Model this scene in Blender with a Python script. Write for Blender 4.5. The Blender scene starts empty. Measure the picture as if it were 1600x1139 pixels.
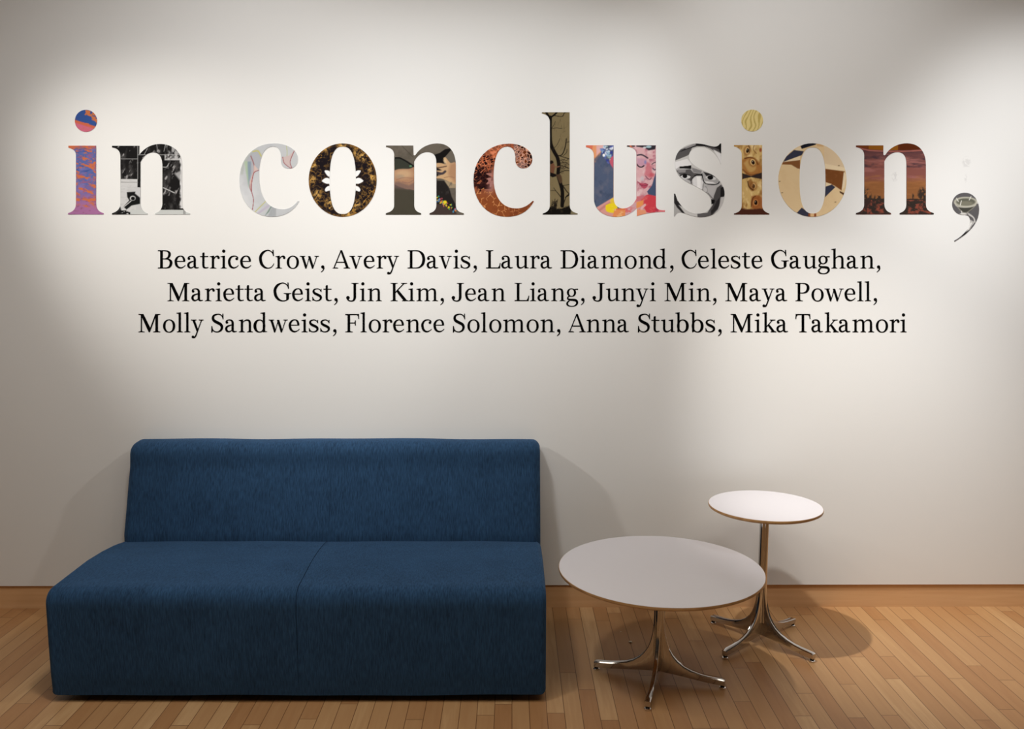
import bpy, bmesh, math, random
import numpy as np
from mathutils import Vector, Matrix
from mathutils.geometry import delaunay_2d_cdt

# ------------------------------------------------------------------ camera, world, lamps, exposure
S = bpy.context.scene
COL = S.collection
F_PX, PITCH, CAM_H = 1363.64, 0.1220, 1.5121

cam_d = bpy.data.cameras.new('camera')
cam_d.sensor_fit = 'HORIZONTAL'
cam_d.sensor_width = 36.0
cam_d.lens = 36.0 * F_PX / 1600.0
cam_d.clip_start = 0.05
cam = bpy.data.objects.new('camera', cam_d)
cam.location = (0, 0, CAM_H)
cam.rotation_euler = (math.pi / 2 - PITCH, 0, 0)
COL.objects.link(cam)
S.camera = cam

S.view_settings.view_transform = 'Standard'
S.view_settings.look = 'None'
S.view_settings.gamma = 1.0
S.view_settings.use_curve_mapping = False
S.view_settings.exposure = 0.03

world = bpy.data.worlds.new('world')
S.world = world
world.use_nodes = True
world.node_tree.nodes['Background'].inputs[0].default_value = (1.0, 0.93, 0.84, 1)
world.node_tree.nodes['Background'].inputs[1].default_value = 0.02


def spot(name, loc, aim, watts, angle, blend, color, size=0.04):
    d = bpy.data.lights.new(name, 'SPOT')
    d.energy = watts
    d.spot_size = math.radians(angle)
    d.spot_blend = blend
    d.color = color
    d.shadow_soft_size = size
    o = bpy.data.objects.new(name, d)
    o.location = loc
    o.rotation_euler = (Vector(aim) - Vector(loc)).to_track_quat('-Z', 'Y').to_euler()
    COL.objects.link(o)
    return o


def area(name, loc, aim, watts, sx, sy, color):
    d = bpy.data.lights.new(name, 'AREA')
    d.shape = 'RECTANGLE'
    d.size, d.size_y = sx, sy
    d.energy = watts
    d.color = color
    o = bpy.data.objects.new(name, d)
    o.location = loc
    o.rotation_euler = (Vector(aim) - Vector(loc)).to_track_quat('-Z', 'Y').to_euler()
    COL.objects.link(o)
    return o


WARM = (1.0, 0.962, 0.905)
NEUT = (0.99, 0.992, 0.995)
COOL = (0.97, 0.99, 1.0)
SOFT = (1.0, 0.92, 0.79)
# track spotlights on the ceiling, one to two metres off the wall, cross-aimed
spot('track_spot', (-2.857, 2.371, 2.756), (-1.017, 3.64, 1.431), 152, 42.5, 0.98, WARM, 0.08)
spot('track_spot', (-0.703, 2.169, 2.776), (-1.208, 3.64, 1.019), 64, 121.9, 0.86, NEUT, 0.12)
spot('track_spot', (0.755, 1.921, 2.962), (-0.061, 3.64, 1.816), 88, 52.0, 0.98, COOL, 0.10)
spot('track_spot', (1.779, 2.359, 2.952), (2.417, 3.64, 1.194), 106, 73.2, 0.99, NEUT, 0.10)
spot('track_spot', (2.050, 2.450, 2.800), (1.420, 3.64, 0.950), 46, 52.0, 1.00, NEUT, 0.15)
spot('track_spot', (0.735, 2.009, 2.954), (1.234, 3.64, 1.963), 58, 69.3, 0.86, NEUT, 0.15)
spot('track_spot', (0.153, 2.795, 2.80), (1.900, 3.50, 0.0), 235, 42.0, 1.00, WARM, 0.03)
spot('track_spot', (1.200, 2.600, 2.80), (-2.000, 3.64, 0.45), 62, 38.0, 0.80, WARM, 0.04)
# added soft fill, standing in for gallery lamps out of view
area('ceiling_fill', (0.0, 1.2, 3.08), (0.0, 1.2, 0.0), 43, 3.6, 1.2, SOFT)

# ------------------------------------------------------------------ helpers


def lin(c):
    c = np.asarray(c, float)
    return np.where(c <= 0.04045, c / 12.92, ((c + 0.055) / 1.055) ** 2.4)


def rgb(r, g, b):
    v = lin(np.array([r, g, b]) / 255.0)
    return (float(v[0]), float(v[1]), float(v[2]), 1.0)


def new_mat(name):
    m = bpy.data.materials.new(name)
    m.use_nodes = True
    return m, m.node_tree.nodes, m.node_tree.links, m.node_tree.nodes['Principled BSDF']


def link_mesh(name, me, mat=None, parent=None):
    o = bpy.data.objects.new(name, me)
    COL.objects.link(o)
    if mat is not None:
        me.materials.clear()
        me.materials.append(mat)
    if parent is not None:
        o.parent = parent
    return o


def obj(name, bm, mat=None, parent=None, smooth=None):
    me = bpy.data.meshes.new(name)
    bmesh.ops.recalc_face_normals(bm, faces=bm.faces[:])
    bm.to_mesh(me)
    bm.free()
    if smooth is not None:
        for p in me.polygons:
            p.use_smooth = True
        me.set_sharp_from_angle(angle=math.radians(smooth))
    return link_mesh(name, me, mat, parent)


def thing(name, label, cat, loc=(0, 0, 0), rz=0.0, group=None):
    o = bpy.data.objects.new(name, None)
    o.empty_display_size = 0.1
    o.location = loc
    o.rotation_euler = (0, 0, rz)
    COL.objects.link(o)
    tag(o, label, cat, group)
    return o


def tag(o, label, cat, group=None):
    o['label'] = label
    o['category'] = cat
    if group:
        o['group'] = group
    return o


def struct(o):
    o['kind'] = 'structure'
    return o


def box_bm(pts8=None, lo=None, hi=None):
    bm = bmesh.new()
    if pts8 is None:
        (x0, y0, z0), (x1, y1, z1) = lo, hi
        pts8 = [(x0, y0, z0), (x1, y0, z0), (x1, y1, z0), (x0, y1, z0),
                (x0, y0, z1), (x1, y0, z1), (x1, y1, z1), (x0, y1, z1)]
    v = [bm.verts.new(p) for p in pts8]
    for f in ((0, 3, 2, 1), (4, 5, 6, 7), (0, 1, 5, 4), (1, 2, 6, 5), (2, 3, 7, 6), (3, 0, 4, 7)):
        bm.faces.new([v[i] for i in f])
    return bm


# ------------------------------------------------------------------ materials


def mat_wall():
    m, N, L, P = new_mat('white_painted_wall')
    tc = N.new('ShaderNodeTexCoord')
    n = N.new('ShaderNodeTexNoise')
    n.inputs['Scale'].default_value = 260
    n.inputs['Detail'].default_value = 3
    L.new(tc.outputs['Object'], n.inputs['Vector'])
    b = N.new('ShaderNodeBump')
    b.inputs['Strength'].default_value = 0.12
    b.inputs['Distance'].default_value = 0.0012
    L.new(n.outputs['Fac'], b.inputs['Height'])
    L.new(b.outputs['Normal'], P.inputs['Normal'])
    # small grey scuffs left on the paint
    sx = N.new('ShaderNodeSeparateXYZ')
    L.new(tc.outputs['Object'], sx.inputs[0])
    sc = N.new('ShaderNodeTexNoise')
    sc.inputs['Scale'].default_value = 90
    L.new(tc.outputs['Object'], sc.inputs['Vector'])
    mk = None
    for cx, cz, rx, rz in ((1.857, 1.899, 0.020, 0.028), (1.859, 1.833, 0.006, 0.020), (1.568, 1.840, 0.016, 0.022)):
        dx = math_node(N, L, 'DIVIDE', math_node(N, L, 'SUBTRACT', sx.outputs['X'], cx), rx)
        dz = math_node(N, L, 'DIVIDE', math_node(N, L, 'SUBTRACT', sx.outputs['Z'], cz), rz)
        d = math_node(N, L, 'SQRT', math_node(N, L, 'ADD', math_node(N, L, 'MULTIPLY', dx, dx), math_node(N, L, 'MULTIPLY', dz, dz)))
        e = math_node(N, L, 'MAXIMUM', math_node(N, L, 'SUBTRACT', 1.0, d), 0.0)
        mk = e if mk is None else math_node(N, L, 'MAXIMUM', mk, e)
    n2 = math_node(N, L, 'MULTIPLY', math_node(N, L, 'MAXIMUM', math_node(N, L, 'SUBTRACT', sc.outputs['Fac'], 0.40), 0.0), 5.0)
    fac = math_node(N, L, 'MINIMUM', math_node(N, L, 'MULTIPLY', mk, n2), 0.3)
    mx = N.new('ShaderNodeMix')
    mx.data_type = 'RGBA'
    L.new(fac, mx.inputs[0])
    mx.inputs[6].default_value = (0.80, 0.80, 0.785, 1)
    mx.inputs[7].default_value = (0.45, 0.44, 0.44, 1)
    L.new(mx.outputs[2], P.inputs['Base Color'])
    P.inputs['Roughness'].default_value = 0.75
    P.inputs['Specular IOR Level'].default_value = 0.3
    return m


def mat_plain(name, col, rough=0.6, spec=0.4):
    m, N, L, P = new_mat(name)
    tc = N.new('ShaderNodeTexCoord')
    n = N.new('ShaderNodeTexNoise')
    n.inputs['Scale'].default_value = 60
    L.new(tc.outputs['Object'], n.inputs['Vector'])
    r = N.new('ShaderNodeMapRange')
    r.inputs['To Min'].default_value = rough - 0.04
    r.inputs['To Max'].default_value = rough + 0.04
    L.new(n.outputs['Fac'], r.inputs['Value'])
    L.new(r.outputs['Result'], P.inputs['Roughness'])
    P.inputs['Base Color'].default_value = col
    P.inputs['Specular IOR Level'].default_value = spec
    return m


def math_node(N, L, op, a, b=None, c=None):
    n = N.new('ShaderNodeMath')
    n.operation = op
    for i, v in enumerate((a, b, c)):
        if v is None:
            continue
        if isinstance(v, (int, float)):
            n.inputs[i].default_value = v
        else:
            L.new(v, n.inputs[i])
    return n.outputs[0]


PLANK_W = 0.0585


def mat_floor():
    """strip floor: planks along Y, each strip cut into boards of random tone"""
    m, N, L, P = new_mat('maple_strip_floor')
    tc = N.new('ShaderNodeTexCoord')
    mp = N.new('ShaderNodeMapping')
    mp.inputs['Rotation'].default_value = (0, 0, math.radians(0.0))
    L.new(tc.outputs['Object'], mp.inputs['Vector'])
    sp = N.new('ShaderNodeSeparateXYZ')
    L.new(mp.outputs['Vector'], sp.inputs[0])
    M = lambda op, a, b=None, c=None: math_node(N, L, op, a, b, c)
    u = M('DIVIDE', sp.outputs['X'], PLANK_W)
    strip = M('FLOOR', u)
    fu = M('SUBTRACT', u, strip)
    w1 = N.new('ShaderNodeTexWhiteNoise')
    w1.noise_dimensions = '1D'
    L.new(strip, w1.inputs['W'])
    ln = M('MULTIPLY_ADD', w1.outputs['Value'], 0.7, 0.6)           # board length per strip
    off = M('MULTIPLY', w1.outputs['Value'], 37.0)
    v = M('ADD', M('DIVIDE', sp.outputs['Y'], ln), off)
    board = M('FLOOR', v)
    fv = M('SUBTRACT', v, board)
    cv = N.new('ShaderNodeCombineXYZ')
    L.new(strip, cv.inputs[0])
    L.new(board, cv.inputs[1])
    w2 = N.new('ShaderNodeTexWhiteNoise')
    w2.noise_dimensions = '2D'
    L.new(cv.outputs[0], w2.inputs['Vector'])
    # grain: noise stretched along the board, shifted per board
    gx = N.new('ShaderNodeCombineXYZ')
    L.new(M('MULTIPLY', sp.outputs['X'], 55.0), gx.inputs[0])
    L.new(M('MULTIPLY_ADD', sp.outputs['Y'], 4.0, M('MULTIPLY', w2.outputs['Value'], 90.0)), gx.inputs[1])
    L.new(M('MULTIPLY', w2.outputs['Value'], 40.0), gx.inputs[2])
    g = N.new('ShaderNodeTexNoise')
    g.inputs['Scale'].default_value = 1.0
    g.inputs['Detail'].default_value = 4
    g.inputs['Distortion'].default_value = 0.6
    L.new(gx.outputs[0], g.inputs['Vector'])
    ramp = N.new('ShaderNodeValToRGB')
    e = ramp.color_ramp.elements
    e[0].position, e[0].color = 0.0, rgb(155, 109, 70)
    e[1].position, e[1].color = 1.0, rgb(210, 173, 128)
    e2 = ramp.color_ramp.elements.new(0.25)
    e2.color = rgb(171, 126, 84)
    e3 = ramp.color_ramp.elements.new(0.7)
    e3.color = rgb(186, 145, 101)
    tone = M('ADD', M('MULTIPLY', w2.outputs['Value'], 0.62), M('MULTIPLY', g.outputs['Fac'], 0.5))
    tone = M('SUBTRACT', tone, 0.05)
    L.new(tone, ramp.inputs['Fac'])
    # joints
    eu = M('MINIMUM', fu, M('SUBTRACT', 1.0, fu))
    ev = M('MULTIPLY', M('MINIMUM', fv, M('SUBTRACT', 1.0, fv)), M('DIVIDE', ln, PLANK_W))
    ed = M('MINIMUM', eu, ev)
    gap = N.new('ShaderNodeMapRange')
    gap.inputs['From Min'].default_value = 0.004
    gap.inputs['From Max'].default_value = 0.03
    gap.inputs['To Min'].default_value = 0.0
    gap.inputs['To Max'].default_value = 1.0
    L.new(ed, gap.inputs['Value'])
    mix = N.new('ShaderNodeMix')
    mix.data_type = 'RGBA'
    L.new(gap.outputs['Result'], mix.inputs[0])
    mix.inputs[6].default_value = rgb(100, 66, 40)
    L.new(ramp.outputs['Color'], mix.inputs[7])
    L.new(mix.outputs[2], P.inputs['Base Color'])
    rr = N.new('ShaderNodeMapRange')
    rr.inputs['To Min'].default_value = 0.30
    rr.inputs['To Max'].default_value = 0.42
    L.new(g.outputs['Fac'], rr.inputs['Value'])
    L.new(rr.outputs['Result'], P.inputs['Roughness'])
    P.inputs['Specular IOR Level'].default_value = 0.35
    b = N.new('ShaderNodeBump')
    b.inputs['Strength'].default_value = 0.25
    b.inputs['Distance'].default_value = 0.001
    L.new(gap.outputs['Result'], b.inputs['Height'])
    L.new(b.outputs['Normal'], P.inputs['Normal'])
    return m


def mat_wood(name, c0, c1, along='X', rough=0.4):
    m, N, L, P = new_mat(name)
    tc = N.new('ShaderNodeTexCoord')
    mp = N.new('ShaderNodeMapping')
    mp.inputs['Scale'].default_value = (2.0, 30, 45) if along == 'X' else (45, 45, 2)
    L.new(tc.outputs['Object'], mp.inputs['Vector'])
    n = N.new('ShaderNodeTexNoise')
    n.inputs['Scale'].default_value = 1.0
    n.inputs['Detail'].default_value = 5
    n.inputs['Distortion'].default_value = 0.4
    L.new(mp.outputs['Vector'], n.inputs['Vector'])
    r = N.new('ShaderNodeValToRGB')
    r.color_ramp.elements[0].position = 0.3
    r.color_ramp.elements[0].color = c0
    r.color_ramp.elements[1].position = 0.75
    r.color_ramp.elements[1].color = c1
    L.new(n.outputs['Fac'], r.inputs['Fac'])
    L.new(r.outputs['Color'], P.inputs['Base Color'])
    P.inputs['Roughness'].default_value = rough
    P.inputs['Specular IOR Level'].default_value = 0.35
    return m


def mat_fabric():
    """dark blue woven upholstery with a fine vertical cord"""
    m, N, L, P = new_mat('blue_upholstery')
    tc = N.new('ShaderNodeTexCoord')
    mp = N.new('ShaderNodeMapping')
    mp.inputs['Scale'].default_value = (330, 60, 34)
    L.new(tc.outputs['Object'], mp.inputs['Vector'])
    n = N.new('ShaderNodeTexNoise')
    n.inputs['Scale'].default_value = 1.0
    n.inputs['Detail'].default_value = 3
    L.new(mp.outputs['Vector'], n.inputs['Vector'])
    n2 = N.new('ShaderNodeTexNoise')
    n2.inputs['Scale'].default_value = 9
    n2.inputs['Detail'].default_value = 4
    L.new(tc.outputs['Object'], n2.inputs['Vector'])
    r = N.new('ShaderNodeValToRGB')
    r.color_ramp.elements[0].position = 0.25
    r.color_ramp.elements[0].color = rgb(26, 44, 65)
    r.color_ramp.elements[1].position = 0.8
    r.color_ramp.elements[1].color = rgb(53, 87, 124)
    a = math_node(N, L, 'MULTIPLY_ADD', n.outputs['Fac'], 0.75, math_node(N, L, 'MULTIPLY', n2.outputs['Fac'], 0.20))
    L.new(a, r.inputs['Fac'])
    L.new(r.outputs['Color'], P.inputs['Base Color'])
    b = N.new('ShaderNodeBump')
    b.inputs['Strength'].default_value = 0.5
    b.inputs['Distance'].default_value = 0.003
    L.new(n.outputs['Fac'], b.inputs['Height'])
    L.new(b.outputs['Normal'], P.inputs['Normal'])
    P.inputs['Roughness'].default_value = 0.95
    P.inputs['Specular IOR Level'].default_value = 0.1
    P.inputs['Sheen Weight'].default_value = 0.3
    P.inputs['Sheen Tint'].default_value = rgb(120, 160, 210)
    return m


def mat_metal(name, col, rough):
    m, N, L, P = new_mat(name)
    tc = N.new('ShaderNodeTexCoord')
    n = N.new('ShaderNodeTexNoise')
    n.inputs['Scale'].default_value = 40
    L.new(tc.outputs['Object'], n.inputs['Vector'])
    r = N.new('ShaderNodeMapRange')
    r.inputs['To Min'].default_value = rough * 0.7
    r.inputs['To Max'].default_value = rough * 1.3
    L.new(n.outputs['Fac'], r.inputs['Value'])
    L.new(r.outputs['Result'], P.inputs['Roughness'])
    P.inputs['Base Color'].default_value = col
    P.inputs['Metallic'].default_value = 1.0
    return m


M_WALL = mat_wall()
M_CEIL = mat_plain('ceiling_paint', (0.68, 0.66, 0.62, 1), 0.8, 0.2)
M_FAR = mat_plain('dim_gallery_paint', (0.22, 0.21, 0.20, 1), 0.8, 0.2)
M_FLOOR = mat_floor()
M_BASE = mat_wood('maple_baseboard', rgb(208, 162, 116), rgb(222, 180, 134))
M_FABRIC = mat_fabric()
M_SEAM = mat_plain('seam_thread', rgb(14, 26, 42), 0.9, 0.1)
M_PLINTH = mat_plain('black_plinth', rgb(18, 17, 17), 0.7, 0.2)
M_LAMINATE = mat_plain('white_laminate', rgb(214, 211, 216), 0.42, 0.4)
M_EDGE = mat_wood('ply_edge', rgb(158, 118, 74), rgb(190, 150, 104))
M_UNDER = mat_plain('table_underside', rgb(170, 132, 92), 0.6, 0.3)
M_ALU = mat_metal('polished_aluminium', (0.58, 0.57, 0.56, 1), 0.12)
M_CHROME = mat_metal('chrome', (0.80, 0.79, 0.78, 1), 0.07)
M_RUBBER = mat_plain('black_rubber', rgb(14, 13, 13), 0.5, 0.3)
M_BLACK = mat_plain('black_vinyl', rgb(3, 3, 3), 0.8, 0.04)

# ------------------------------------------------------------------ the room
YAW = 0.0047
BASE_T = 0.0095                       # the painted wall stands this far proud of the baseboard
BASE_H = 0.1045


def base_y(x):
    return 3.6425 + YAW * x


def wall_y(x):
    return base_y(x) - BASE_T


XL, XR, YF, ZC = -4.2, 4.2, -3.4, 3.12


def slab(name, y0, z0, z1, mat, depth=0.14):
    p = [(XL, y0(XL), z0), (XR, y0(XR), z0), (XR, y0(XR) + depth, z0), (XL, y0(XL) + depth, z0),
         (XL, y0(XL), z1), (XR, y0(XR), z1), (XR, y0(XR) + depth, z1), (XL, y0(XL) + depth, z1)]
    return struct(obj(name, box_bm(p), mat))


struct(obj('floor', box_bm(lo=(XL, YF, -0.05), hi=(XR, 3.80, 0.0)), M_FLOOR))
slab('wall_back', wall_y, BASE_H, ZC, M_WALL)
slab('baseboard_back', base_y, 0.0, BASE_H, M_BASE, 0.12)
struct(obj('ceiling', box_bm(lo=(XL, YF, ZC), hi=(XR, 3.80, ZC + 0.1)), M_CEIL))
struct(obj('wall_left', box_bm(lo=(XL - 0.1, YF, -0.05), hi=(XL, 3.80, ZC + 0.1)), M_FAR))
struct(obj('wall_right', box_bm(lo=(XR, YF, -0.05), hi=(XR + 0.1, 3.80, ZC + 0.1)), M_FAR))
struct(obj('wall_front', box_bm(lo=(XL - 0.1, YF - 0.1, -0.05), hi=(XR + 0.1, YF, ZC + 0.1)), M_FAR))

# ------------------------------------------------------------------ the sofa
SX0, SX1 = -1.576, 0.116


def arc(cx, cy, r, a0, a1, n):
    return [(cx + r * math.cos(math.radians(a0 + (a1 - a0) * i / n)),
             cy + r * math.sin(math.radians(a0 + (a1 - a0) * i / n))) for i in range(n + 1)]


def smooth_poly(pts, n):
    """resample a closed Catmull-Rom curve"""
    P = np.array(pts, float)
    k = len(P)
    out = []
    for i in range(k):
        p0, p1, p2, p3 = P[i - 1], P[i], P[(i + 1) % k], P[(i + 2) % k]
        for t in np.linspace(0, 1, n, endpoint=False):
            out.append(0.5 * ((2 * p1) + (p2 - p0) * t + (2 * p0 - 5 * p1 + 4 * p2 - p3) * t * t + (3 * p1 - p0 - 3 * p2 + p3) * t ** 3))
    return np.array(out)


def resample(P, step):
    Q = np.vstack([P, P[:1]])
    d = np.r_[0, np.cumsum(np.hypot(*np.diff(Q, axis=0).T))]
    n = max(8, int(d[-1] / step))
    s = np.linspace(0, d[-1], n, endpoint=False)
    return np.stack([np.interp(s, d, Q[:, 0]), np.interp(s, d, Q[:, 1])], 1)


def inset(P, d):
    """move every point of a closed profile inward by d"""
    t = np.roll(P, -1, 0) - np.roll(P, 1, 0)
    t /= np.maximum(np.hypot(t[:, 0], t[:, 1])[:, None], 1e-9)
    nrm = np.stack([-t[:, 1], t[:, 0]], 1)
    area2 = np.sum(P[:, 0] * np.roll(P[:, 1], -1) - np.roll(P[:, 0], -1) * P[:, 1])
    if area2 < 0:
        nrm = -nrm
    return P + nrm * d


def upholstered(name, prof, x0, x1, r, parent, puff=0.0, seed=1):
    """a padded block: the (y,z) profile swept along X, its two ends rounded over by r"""
    P = resample(np.array(prof), 0.016)
    rng = random.Random(seed)
    xs, ins = [], []
    for i in range(7):
        a = math.pi / 2 * i / 6
        xs.append(x0 + r - r * math.cos(a))
        ins.append(r - r * math.sin(a))
    nmid = 44
    for i in range(1, nmid):
        xs.append(x0 + r + (x1 - x0 - 2 * r) * i / nmid)
        ins.append(0.0)
    for i in range(7):
        a = math.pi / 2 * (6 - i) / 6
        xs.append(x1 - r + r * math.cos(a))
        ins.append(r - r * math.sin(a))
    bm = bmesh.new()
    rings = []
    ph = [rng.uniform(0, 6.28) for _ in range(4)]
    for x, d in zip(xs, ins):
        Q = inset(P, d)
        u = (x - x0) / (x1 - x0)
        bulge = puff * (math.sin(math.pi * u) ** 0.5 - 0.5)
        Q = inset(Q, -bulge) if d == 0 else Q
        ring = []
        for k, (y, z) in enumerate(Q):
            w = 0.0016 * math.sin(x * 7 + ph[0] + z * 5) + 0.0012 * math.sin(x * 15 + ph[1] + y * 11) if d == 0 else 0
            ring.append(bm.verts.new((x, y - w * 0.7, z + w)))
        rings.append(ring)
    n = len(P)
    for a, b in zip(rings[:-1], rings[1:]):
        for k in range(n):
            bm.faces.new((a[k], a[(k + 1) % n], b[(k + 1) % n], b[k]))
    bm.faces.new(rings[0])
    bm.faces.new(rings[-1][::-1])
    return obj(name, bm, M_FABRIC, parent, smooth=50)


def tube(bm, pts, r, n=8):
    pts = [Vector(p) for p in pts]
    rings = []
    for i, p in enumerate(pts):
        t = (pts[min(i + 1, len(pts) - 1)] - pts[max(i - 1, 0)]).normalized()
        a = t.cross(Vector((1, 0, 0)))
        if a.length < 1e-3:
            a = t.cross(Vector((0, 0, 1)))
        a.normalize()
        b = t.cross(a)
        rings.append([bm.verts.new(p + (a * math.cos(2 * math.pi * k / n) + b * math.sin(2 * math.pi * k / n)) * r) for k in range(n)])
    for ra, rb in zip(rings[:-1], rings[1:]):
        for k in range(n):
            bm.faces.new((ra[k], ra[(k + 1) % n], rb[(k + 1) % n], rb[k]))
    bm.faces.new(rings[0])
    bm.faces.new(rings[-1][::-1])


# profiles in (y, z), built at their real place
seat_prof = ([(2.820, 0.030)] + [(2.814, 0.10), (2.812, 0.22), (2.812, 0.345)] +
             arc(2.812 + 0.052, 0.350, 0.052, 180, 95, 10) +
             [(2.98, 0.405), (3.10, 0.408), (3.22, 0.402), (3.32, 0.392), (3.40, 0.378), (3.44, 0.36)] +
             [(3.44, 0.20), (3.44, 0.030), (2.834, 0.025)])
back_prof = ([(3.405, 0.036), (3.405, 0.30), (3.408, 0.40)] +
             [(3.435, 0.48), (3.464, 0.57), (3.495, 0.66)] +
             arc(3.556, 0.700, 0.056, 165, 95, 8) +
             [(3.590, 0.758)] + arc(3.596, 0.735, 0.022, 75, 0, 4) +
             [(3.618, 0.50), (3.618, 0.036)])
sofa = thing('sofa', 'long armless blue upholstered two-seat sofa against the white wall', 'sofa', (0.5 * (SX0 + SX1), 3.2, 0.0))
SOFF = Matrix.Translation(-sofa.location)
for nm, pr, pf, sd in (('seat', seat_prof, 0.0025, 3), ('backrest', back_prof, 0.003, 8)):
    o = upholstered(nm, pr, SX0, SX1, 0.024 if nm == 'seat' else 0.036, sofa, pf, sd)
    o.data.transform(SOFF)
xc = 0.5 * (SX0 + SX1)
bm = bmesh.new()
pr = resample(np.array(seat_prof), 0.016)
sel = [p for p in pr if (p[0] < 3.405 and p[1] > 0.045)]
sel.sort(key=lambda p: (p[0] > 2.9, p[0] if p[1] > 0.3 and p[0] > 2.83 else p[1] - 10))
tube(bm, [(xc + 0.004 - 0.03 * max(0, p[0] - 2.85), p[0] - 0.0004, p[1] + 0.0020) for p in sel], 0.0007, 6)
o = obj('seam', bm, M_SEAM, sofa, 60)
o.data.transform(SOFF)
bm = bmesh.new()
tube(bm, [(xc - 0.010, y - 0.0014, z) for y, z in ((3.412, 0.41), (3.435, 0.48), (3.464, 0.57), (3.495, 0.66))], 0.0005, 6)
o = obj('seam', bm, M_SEAM, sofa, 60)
o.data.transform(SOFF)
o = obj('plinth', box_bm(lo=(SX0 + 0.06, 2.90, 0.0), hi=(SX1 - 0.06, 3.60, 0.045)), M_PLINTH, sofa)
o.data.transform(SOFF)

# ------------------------------------------------------------------ the two pedestal tables


def disc_bm(layers, n=128):
    """lathe of (radius, z) rings, closed top and bottom"""
    bm = bmesh.new()
    rings = [[bm.verts.new((r * math.cos(2 * math.pi * k / n), r * math.sin(2 * math.pi * k / n), z)) for k in range(n)] for r, z in layers]
    for a, b in zip(rings[:-1], rings[1:]):
        for k in range(n):
            bm.faces.new((a[k], a[(k + 1) % n], b[(k + 1) % n], b[k]))
    bm.faces.new(rings[0][::-1])
    bm.faces.new(rings[-1])
    return bm


LEG_TOP = [(0.236, 0.0345), (0.228, 0.0370), (0.205, 0.0385), (0.175, 0.0405), (0.150, 0.0440), (0.118, 0.0520),
           (0.092, 0.0630), (0.070, 0.0780), (0.052, 0.0970), (0.040, 0.1170), (0.031, 0.1410), (0.0245, 0.1680),
           (0.0205, 0.1980), (0.0185, 0.2300)]


def leg_bm(ztop):
    """one curved blade of the base: thin at the foot, sweeping up into the column"""
    bm = bmesh.new()
    secs = []
    T = list(LEG_TOP)
    top = np.array(T)
    for i, (r, z) in enumerate(top):
        zb = 0.0145 + 0.020 * max(0.0, 1 - r / 0.19)                   # underside, slightly arched
        rb = r if r > 0.05 else max(0.004, 0.004 + (r - 0.0185) * 1.45)
        w = 0.0105 if r > 0.2 else 0.0095 - 0.0015 * min(1, (0.2 - r) / 0.1)
        # direction of the blade's upper edge, for the bevel
        a = top[max(0, i - 1)]
        b = top[min(len(top) - 1, i + 1)]
        t = (b - a) / np.linalg.norm(b - a)
        nx, nz = t[1], -t[0]
        if nz < 0 and r > 0.1:
            nx, nz = -nx, -nz
        if r <= 0.1 and nx < 0:
            nx, nz = -nx, -nz
        e = 0.0045
        pts = [(rb, -w * 0.8, zb), (r - nx * e, -w, z - nz * e), (r - nx * e * 0.25, -w * 0.72, z - nz * e * 0.25), (r - nx * e * 0.55, -w * 0.25, z - nz * e * 0.55),
               (r - nx * e * 0.55, w * 0.25, z - nz * e * 0.55), (r - nx * e * 0.25, w * 0.72, z - nz * e * 0.25), (r - nx * e, w, z - nz * e), (rb, w * 0.8, zb)]
        secs.append([bm.verts.new(p) for p in pts])
    n = 8
    for a, b in zip(secs[:-1], secs[1:]):
        for k in range(n):
            bm.faces.new((a[k], a[(k + 1) % n], b[(k + 1) % n], b[k]))
    bm.faces.new(secs[0])
    bm.faces.new(secs[-1][::-1])
    return bm


def column_bm(z0, z1):
    """four-lobed cast column"""
    bm = bmesh.new()
    prof = []
    n = 64
    for k in range(n):
        a = 2 * math.pi * k / n
        r = 0.0152 + 0.0040 * abs(math.cos(2 * a)) ** 0.8
        prof.append((r * math.cos(a), r * math.sin(a)))
    zs = [z0, z0 + 0.04, z0 + 0.10, z1 - 0.05, z1]
    sc = [1.10, 1.02, 1.0, 1.0, 1.06]
    rings = [[bm.verts.new((x * s, y * s, z)) for x, y in prof] for z, s in zip(zs, sc)]
    for a, b in zip(rings[:-1], rings[1:]):
        for k in range(n):
            bm.faces.new((a[k], a[(k + 1) % n], b[(k + 1) % n], b[k]))
    bm.faces.new(rings[0][::-1])
    bm.faces.new(rings[-1])
    return bm


def pedestal_table(label, loc, rz, radius, height):
    t = thing('pedestal_table', label, 'table', loc, rz)
    th = 0.0125
    obj('tabletop', disc_bm([(radius - 0.012, height - 0.0012), (radius - 0.003, height - 0.0012), (radius - 0.0022, height - 0.0003), (radius - 0.0035, height)]), M_LAMINATE, t, 40)
    obj('edge_band', disc_bm([(radius - 0.030, height - th - 0.004), (radius - 0.010, height - th - 0.002), (radius - 0.001, height - th + 0.003), (radius, height - 0.005), (radius - 0.001, height - 0.0010)]), M_EDGE, t, 40)
    obj('mounting_plate', disc_bm([(0.075, height - th - 0.011), (0.09, height - th - 0.008), (0.09, height - th - 0.004)], 48), M_ALU, t, 40)
    obj('column', column_bm(0.085, height - th - 0.010), M_ALU, t, 35)
    for k in range(4):
        rot = Matrix.Rotation(k * math.pi / 2, 4, 'Z')
        b = leg_bm(0.2)
        bmesh.ops.transform(b, matrix=rot, verts=b.verts[:])
        lg = obj('leg', b, M_ALU, t, 38)
        mv = rot @ Matrix.Translation((0.2275, 0, 0))
        g = disc_bm([(0.0095, 0.0), (0.0115, 0.0015), (0.0115, 0.0055), (0.009, 0.0075)], 28)
        bmesh.ops.transform(g, matrix=mv, verts=g.verts[:])
        obj('glide', g, M_CHROME, lg, 40)
        g = disc_bm([(0.0078, 0.0073), (0.0078, 0.0150)], 24)
        bmesh.ops.transform(g, matrix=mv, verts=g.verts[:])
        obj('glide_neck', g, M_RUBBER, lg, 40)
    return t


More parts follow.
